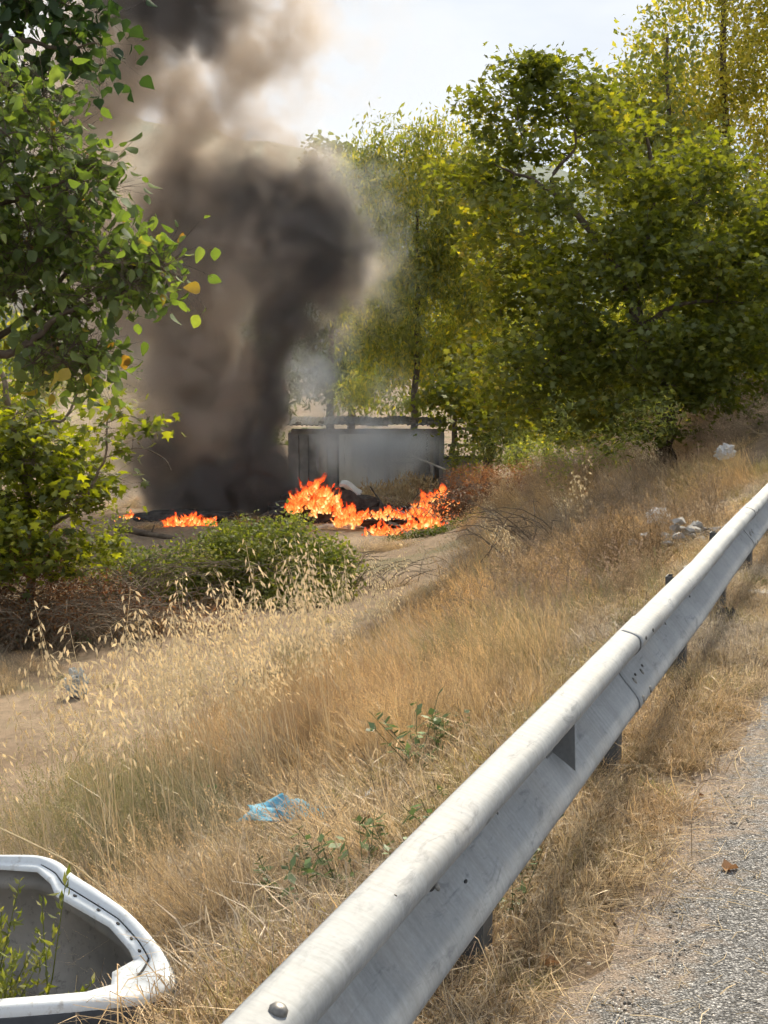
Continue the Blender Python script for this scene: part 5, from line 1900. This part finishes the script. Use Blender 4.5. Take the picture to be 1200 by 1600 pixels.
# ------------------------------------------------------------------ litter
def film_mat(name, c1, c2, rough=0.35, tr=0.35):
    N = NT(name)
    p = N.obj()
    n = N.noise(14.0, 4, 0.6, p)
    c = N.ramp(n, [(0.3, c1), (0.7, c2)])
    pr = N.pbr(c, rough, 0.0, N.bump(N.noise(30.0, 4, 0.6, p, 1.5), 0.6, 0.02), 0.5)
    t = N.n('ShaderNodeBsdfTranslucent')
    N.l(c, t.inputs['Color'])
    m = N.n('ShaderNodeMixShader', Fac=tr)
    N.l(pr.outputs[0], m.inputs[1])
    N.l(t.outputs[0], m.inputs[2])
    N.l(m.outputs[0], N.out.inputs['Surface'])
    return N.m


M['blue_film'] = film_mat('blue_plastic_film', (0.10, 0.44, 0.66), (0.24, 0.62, 0.80), 0.5, 0.4)
M['white_film'] = film_mat('white_plastic_film', (0.62, 0.63, 0.64), (0.84, 0.84, 0.84))
M['grey_film'] = film_mat('dirty_clear_film', (0.36, 0.38, 0.38), (0.60, 0.62, 0.62))
M['paper'] = film_mat('dirty_paper', (0.40, 0.37, 0.32), (0.62, 0.58, 0.52), 0.8, 0.15)


def sheet(name, label, cat, c, sx, sy, hz, mat, seed, yaw=0.0, group=None, n=20, fold=5.0, tatter=0.25):
    """a crumpled, tattered piece of plastic film with some body"""
    r = np.random.default_rng(seed)
    ph = r.uniform(0, 6.28, 10)
    V = []
    for j in range(n + 1):
        for i in range(n + 1):
            u, v = i / n * 2 - 1, j / n * 2 - 1
            k = 1 + tatter * (math.sin(3 * u + ph[0]) * math.sin(4 * v + ph[1]))
            x_ = u * sx / 2 * (1 - 0.25 * v * v * math.sin(ph[2]))
            y_ = v * sy / 2 * k + 0.12 * sy * math.sin(4 * u + ph[3])
            z_ = hz * (0.45 + 0.30 * math.sin(fold * u + 2 * v + ph[4]) + 0.25 * math.sin(fold * 1.7 * v - 3 * u + ph[5]) + 0.08 * math.sin(fold * 2.1 * u + ph[6]) * math.cos(fold * 1.7 * v + ph[7])) * (1.05 - 0.75 * max(abs(u), abs(v)) ** 3)
            V.append((x_, y_, max(0.004, z_) + 0.0015 * r.normal()))
    V = np.array(V) @ rotz(yaw).T
    F = [(j * (n + 1) + i, j * (n + 1) + i + 1, (j + 1) * (n + 1) + i + 1, (j + 1) * (n + 1) + i) for j in range(n) for i in range(n)]
    me = mk_mesh(name, V, F, smooth_shade=True)
    o = link(name, me, mat, None, label, cat, group, None, c)
    so_ = o.modifiers.new('thickness', 'SOLIDIFY')
    so_.thickness = 0.002
    return o


def crumple(name, label, cat, c, rad, mat, seed, group=None, squash=(1.0, 0.8, 0.8)):
    """a wadded plastic bag: creased closed body"""
    r = np.random.default_rng(seed)
    bm = bmesh.new()
    bmesh.ops.create_icosphere(bm, subdivisions=4, radius=1.0)
    D = r.normal(size=(16, 3))
    D /= np.linalg.norm(D, axis=1)[:, None]
    for v in bm.verts:
        p = np.array(v.co)
        w1 = mnoise.noise(Vector((p * 2.1 + seed * 3.7).tolist()))
        w2 = mnoise.noise(Vector((p * 4.7 - seed * 1.9).tolist()))
        w3 = mnoise.noise(Vector((p * 10.0 + seed).tolist()))
        k = 0.62 + 0.65 * abs(w1) + 0.42 * abs(w2) + 0.20 * abs(w3)
        v.co = Vector((p * k * rad * np.array(squash)).tolist())
    me = bpy.data.meshes.new(name)
    bm.to_mesh(me)
    bm.free()
    return link(name, me, mat, None, label, cat, group, None, c)


def ground_at(u, v, y0=2.5):
    for _ in range(1200):
        p = at(u, v, y0)
        if p[2] <= float(ground_z(p[0], p[1])):
            break
        y0 += 0.03
    return gpt(p[0], p[1])


sheet('plastic_bag', 'crumpled light blue plastic bag lying on the dry grass', 'plastic bag', ground_at(450, 1324) + [0, 0, 0.13], 0.31, 0.20, 0.085, M['blue_film'], 3, -0.1, tatter=0.5, fold=4.2)
sheet('plastic_scrap', 'small white scrap right of the blue bag', 'litter', ground_at(580, 1280) + [0, 0, 0.10], 0.05, 0.06, 0.03, M['white_film'], 5)
g_ = 'white plastic litter on the far bank'
crumple('plastic_bag', 'white plastic bag caught high on the dry bank right of the maple', 'plastic bag', ground_at(1132, 748) + [0, 0, 0.36], 0.14, M['white_film'], 6, g_)
crumple('plastic_bag', 'small white crumpled bag at the end of the dumped rubble heap', 'plastic bag', ground_at(1028, 848) + [0, 0, 0.28], 0.12, M['white_film'], 7, g_)
crumple('plastic_sheet', 'clear torn plastic sheet wadded on the bare track at the left', 'litter', ground_at(120, 1088) + [0, 0, 0.14], 0.22, M['grey_film'], 8, None, (0.6, 0.6, 0.9))
sheet('plastic_strip', 'pale upright plastic strip below the dead bush at the left', 'litter', ground_at(62, 985) + [0, 0, 0.02], 0.10, 0.2, 0.42, M['grey_film'], 9, 0.3)
sheet('paper_scrap', 'pale crumpled paper scrap under the sapling', 'litter', ground_at(104, 905) + [0, 0, 0.25], 0.16, 0.14, 0.3, M['paper'], 10, 0.3)
sheet('paper_scrap', 'orange-brown wrapper scrap beside the near end of the rail', 'litter', ground_at(428, 1497) + [0, 0, 0.02], 0.05, 0.05, 0.04, M['leaf_fallen'], 11, 0.3)

# dumped rubble behind the rail: loose stones
rb = empty('rubble_heap', ground_at(1082, 852) + [0, 0, 0.02], 'heap of pale dumped rubble behind the rail kink', 'rubble')
r = np.random.default_rng(12)
for i in range(34):
    c = np.array([r.normal(0, 0.28), r.normal(0, 0.14), 0])
    c[2] = max(0.02, 0.30 - 0.5 * math.hypot(c[0] * 0.8, c[1] * 1.6)) * r.uniform(0.3, 1.0)
    s = r.uniform(0.035, 0.085)
    V = []
    for k in range(14):
        v = r.normal(size=3)
        V.append(c + v / np.linalg.norm(v) * s * np.array([1, 0.8, 0.65]) * r.uniform(0.8, 1.15))
    bm = bmesh.new()
    for v in V:
        bm.verts.new(v)
    bmesh.ops.convex_hull(bm, input=bm.verts)
    me = bpy.data.meshes.new('stone')
    bm.to_mesh(me)
    bm.free()
    link('stone', me, M['rubble'], rb)

kb = empty('concrete_slab', ground_at(1192, 935), 'pale concrete slab edge lying in the verge right of the far post', 'slab')
a = Acc()
a.box((0.10, 0, 0.02), (0.36, 0.16, 0.07), rotz(0.25))
link('slab_block', a.mesh('slab_block'), M['concrete'], kb)
tr_ = ground_at(1138, 975)
sheet('rubber_scrap', 'black rubber scrap at the foot of the far rail post', 'litter', tr_ + [0, 0, 0.01], 0.12, 0.1, 0.10, M['char'], 14)


def fallen(u, v, L, yaw, label, seed, T=LOBED, tint=0.6, dz=0.012):
    P, F = T
    r = np.random.default_rng(seed)
    # finer leaf with curled edges
    V, FF = [], []
    c = P[0]
    n = len(P) - 1
    rings = 4
    for k in range(1, rings + 1):
        t = k / rings
        for i in range(n):
            p = c * (1 - t) + P[1 + i] * t
            V.append((p[0], p[1] - 0.5, 0.42 * t * t * (0.5 + 0.5 * math.sin(i * 1.9 + seed)) + 0.25 * p[0] * p[0]))
    V.append((c[0], c[1] - 0.5, 0))
    ci = len(V) - 1
    for i in range(n):
        FF.append((ci, i, (i + 1) % n))
        for k in range(rings - 1):
            FF.append((k * n + i, (k + 1) * n + i, (k + 1) * n + (i + 1) % n, k * n + (i + 1) % n))
    V = (np.array(V) * L) @ rotz(yaw).T
    me = mk_mesh('fallen_leaf', V, FF, attrs={'tint': np.full(len(V), tint)}, smooth_shade=True)
    return link('fallen_leaf', me, M['leaf_fallen'], None, label, 'leaf', 'fallen leaves by the road', None, ground_at(u, v) + [0, 0, dz])


fallen(856, 1527, 0.075, 0.4, 'curled tan leaf at the ragged road edge nearest the bottom', 1, OVATE, 0.8, 0.02)
fallen(778, 1497, 0.085, 1.9, 'flat tan leaf under the rail beside the nearest leaf', 2, OVATE, 0.7, 0.03)
fallen(1140, 1370, 0.062, -1.3, 'curled tan leaf lying alone out on the grey seal', 3, OVATE, 0.6, 0.02)
fallen(575, 1331, 0.085, 0.9, 'dark brown dead leaf behind the rail below the white scrap', 4, LOBED, 0.0, 0.10)
fallen(945, 1328, 0.05, 0.2, 'small brown leaf in the verge grass right of the rail', 5, OVATE, 0.1, 0.03)
fallen(112, 985, 0.16, 0.2, 'big tan leaf on the ground below the dead bush', 6, LOBED, 0.6, 0.1)
fallen(1095, 1250, 0.03, 0.2, 'tiny dark leaf crumb out on the upper road edge', 7, OVATE, 0.0, 0.01)


def stalk(name, label, pts, r0, r1, hue=(0.55, 0.43, 0.24)):
    P = cr_spline(np.array(pts), 5)
    a = Acc()
    a.tube(P - P[0], np.linspace(r0, r1, len(P)), 5)
    return link(name, a.mesh(name, True), M['straw'], None, label, 'stalk', 'single straw stalks', None, P[0])


M['straw'] = simple('straw', (0.42, 0.31, 0.16), (0.64, 0.52, 0.32), 0.7, 12, 0.1)
p0 = ground_at(78, 1330)
stalk('straw_stalk', 'tall pale leaning straw stalk rising at the left above the bumper', [p0, at(100, 1240, p0[1]), at(130, 1155, p0[1] - 0.05), at(165, 1062, p0[1] - 0.1)], 0.006, 0.003)
stalk('straw_stalk', 'second pale straw stalk crossing just beside the tall leaning one', [p0 + [0.02, 0.02, 0], at(96, 1270, p0[1]), at(140, 1150, p0[1]), at(168, 1050, p0[1])], 0.004, 0.002)
p1 = ground_at(205, 1425)
stalk('straw_stalk', 'long bent straw arching over the far rim of the bumper', [at(-20, 1285, 4.9), at(50, 1318, 4.75), at(120, 1355, 4.65), at(180, 1408, 4.55), at(212, 1434, 4.5)], 0.004, 0.002)
q0 = ground_at(892, 1232)
stalk('straw_stalk', 'straw stalk lying across the verge from the rail to the road edge', [q0 + [0, 0, 0.06], ground_at(950, 1268) + [0, 0, 0.03], ground_at(1012, 1300) + [0, 0, 0.02]], 0.0032, 0.0014)
stalk('straw_stalk', 'bent straw lying high on the road seal at the right', [ground_at(1160, 1182) + [0, 0, 0.03], ground_at(1148, 1200) + [0, 0, 0.02], ground_at(1162, 1235) + [0, 0, 0.012]], 0.0022, 0.0012)
stalk('straw_stalk', 'thin straw reaching from the verge out over the seal near the bottom', [ground_at(880, 1477) + [0, 0, 0.02], ground_at(940, 1488) + [0, 0, 0.02], ground_at(1010, 1490) + [0, 0, 0.01]], 0.0018, 0.001)
stalk('straw_stalk', 'thin straw lying below the lone leaf on the seal', [ground_at(1118, 1378) + [0, 0, 0.012], ground_at(1145, 1390) + [0, 0, 0.012], ground_at(1170, 1404) + [0, 0, 0.012]], 0.0014, 0.001)
stalk('cigarette_end', 'white cigarette end lying at the verge edge', [ground_at(1018, 1300) + [0, 0, 0.012], ground_at(1026, 1299) + [0, 0, 0.012], ground_at(1034, 1298) + [0, 0, 0.012]], 0.004, 0.004)

# loose straw blown onto the seal
def clump_few(r):
    a = Acc()
    for i in range(7):
        p = np.array([r.normal(0, 0.14), r.normal(0, 0.14), 0.001])
        w = r.uniform(0, 6.28)
        L = r.uniform(0.02, 0.11)
        q = p + np.array([math.cos(w) * L, math.sin(w) * L, 0.004])
        m = (p + q) / 2 + r.normal(0, 0.008, 3) * [1, 1, 0] + [0, 0, 0.004]
        s = np.array([-math.sin(w), math.cos(w), 0.6]) * r.uniform(0.0006, 0.0013)
        a.add([p - s, p + s, m - s, m + s, q - s * 0.4, q + s * 0.4], [(0, 1, 3, 2), (2, 3, 5, 4)], r.uniform(0.3, 1.0))
    return a


r = np.random.default_rng(91)
y = r.uniform(2.6, 11, 320)
ed = np.clip(0.14 + 0.075 * (y - 3.3), 0.1, 0.5)
qq = -(ed + np.abs(r.normal(0, 0.28, 320)) - 0.03)
x = RAIL_X0 + RAIL_K * y - qq * RN
n = len(x)
scatter('blown_straw', 'thin bits of straw blown out over the road seal', 'straw', make_set(clump_few, 6, 800), place(x, y, 0.021),
        r.uniform(0, 6.28, n), np.zeros((n, 2)), r.uniform(0.8, 1.3, n), np.tile(np.array([0.50, 0.40, 0.26]), (n, 1)) * r.uniform(0.6, 1.2, n)[:, None])

# loose grit along the road edge
def stone_clump(r):
    a = Acc()
    for i in range(10):
        c = np.array([r.normal(0, 0.08), r.normal(0, 0.08), 0.0])
        s = r.uniform(0.0015, 0.0048)
        V = [c + np.array([math.cos(w + r.normal(0, .2)) * s * k, math.sin(w) * s * k, h * s]) for k, h in ((1, 0), (0.9, 0.7), (0.3, 1.0)) for w in np.linspace(0, 6.28, 6)[:-1]]
        F = [(q * 5 + i_, q * 5 + (i_ + 1) % 5, (q + 1) * 5 + (i_ + 1) % 5, (q + 1) * 5 + i_) for q in range(2) for i_ in range(5)] + [tuple(range(10, 15))]
        a.add(V, F, r.uniform(0.1, 1.0))
    return a


x, y, r = fan_points(2600, 2.2, 14, 1.3, seed=8)
q = qdist(x, y)
keep = (q < -0.30) & (q > -2.4) & (r.uniform(size=len(x)) < 0.12 + 0.8 * smooth(-0.9, -0.45, q))
x, y = x[keep], y[keep]
n = len(x)
scatter('loose_grit', 'loose pale grit scattered along the road edge', 'grit', make_set(stone_clump, 5, 700), place(x, y, 0.016),
        r.uniform(0, 6.28, n), np.zeros((n, 2)), r.uniform(0.6, 1.3, n), np.tile(np.array([0.52, 0.50, 0.48]), (n, 1)) * r.uniform(0.6, 1.3, n)[:, None])
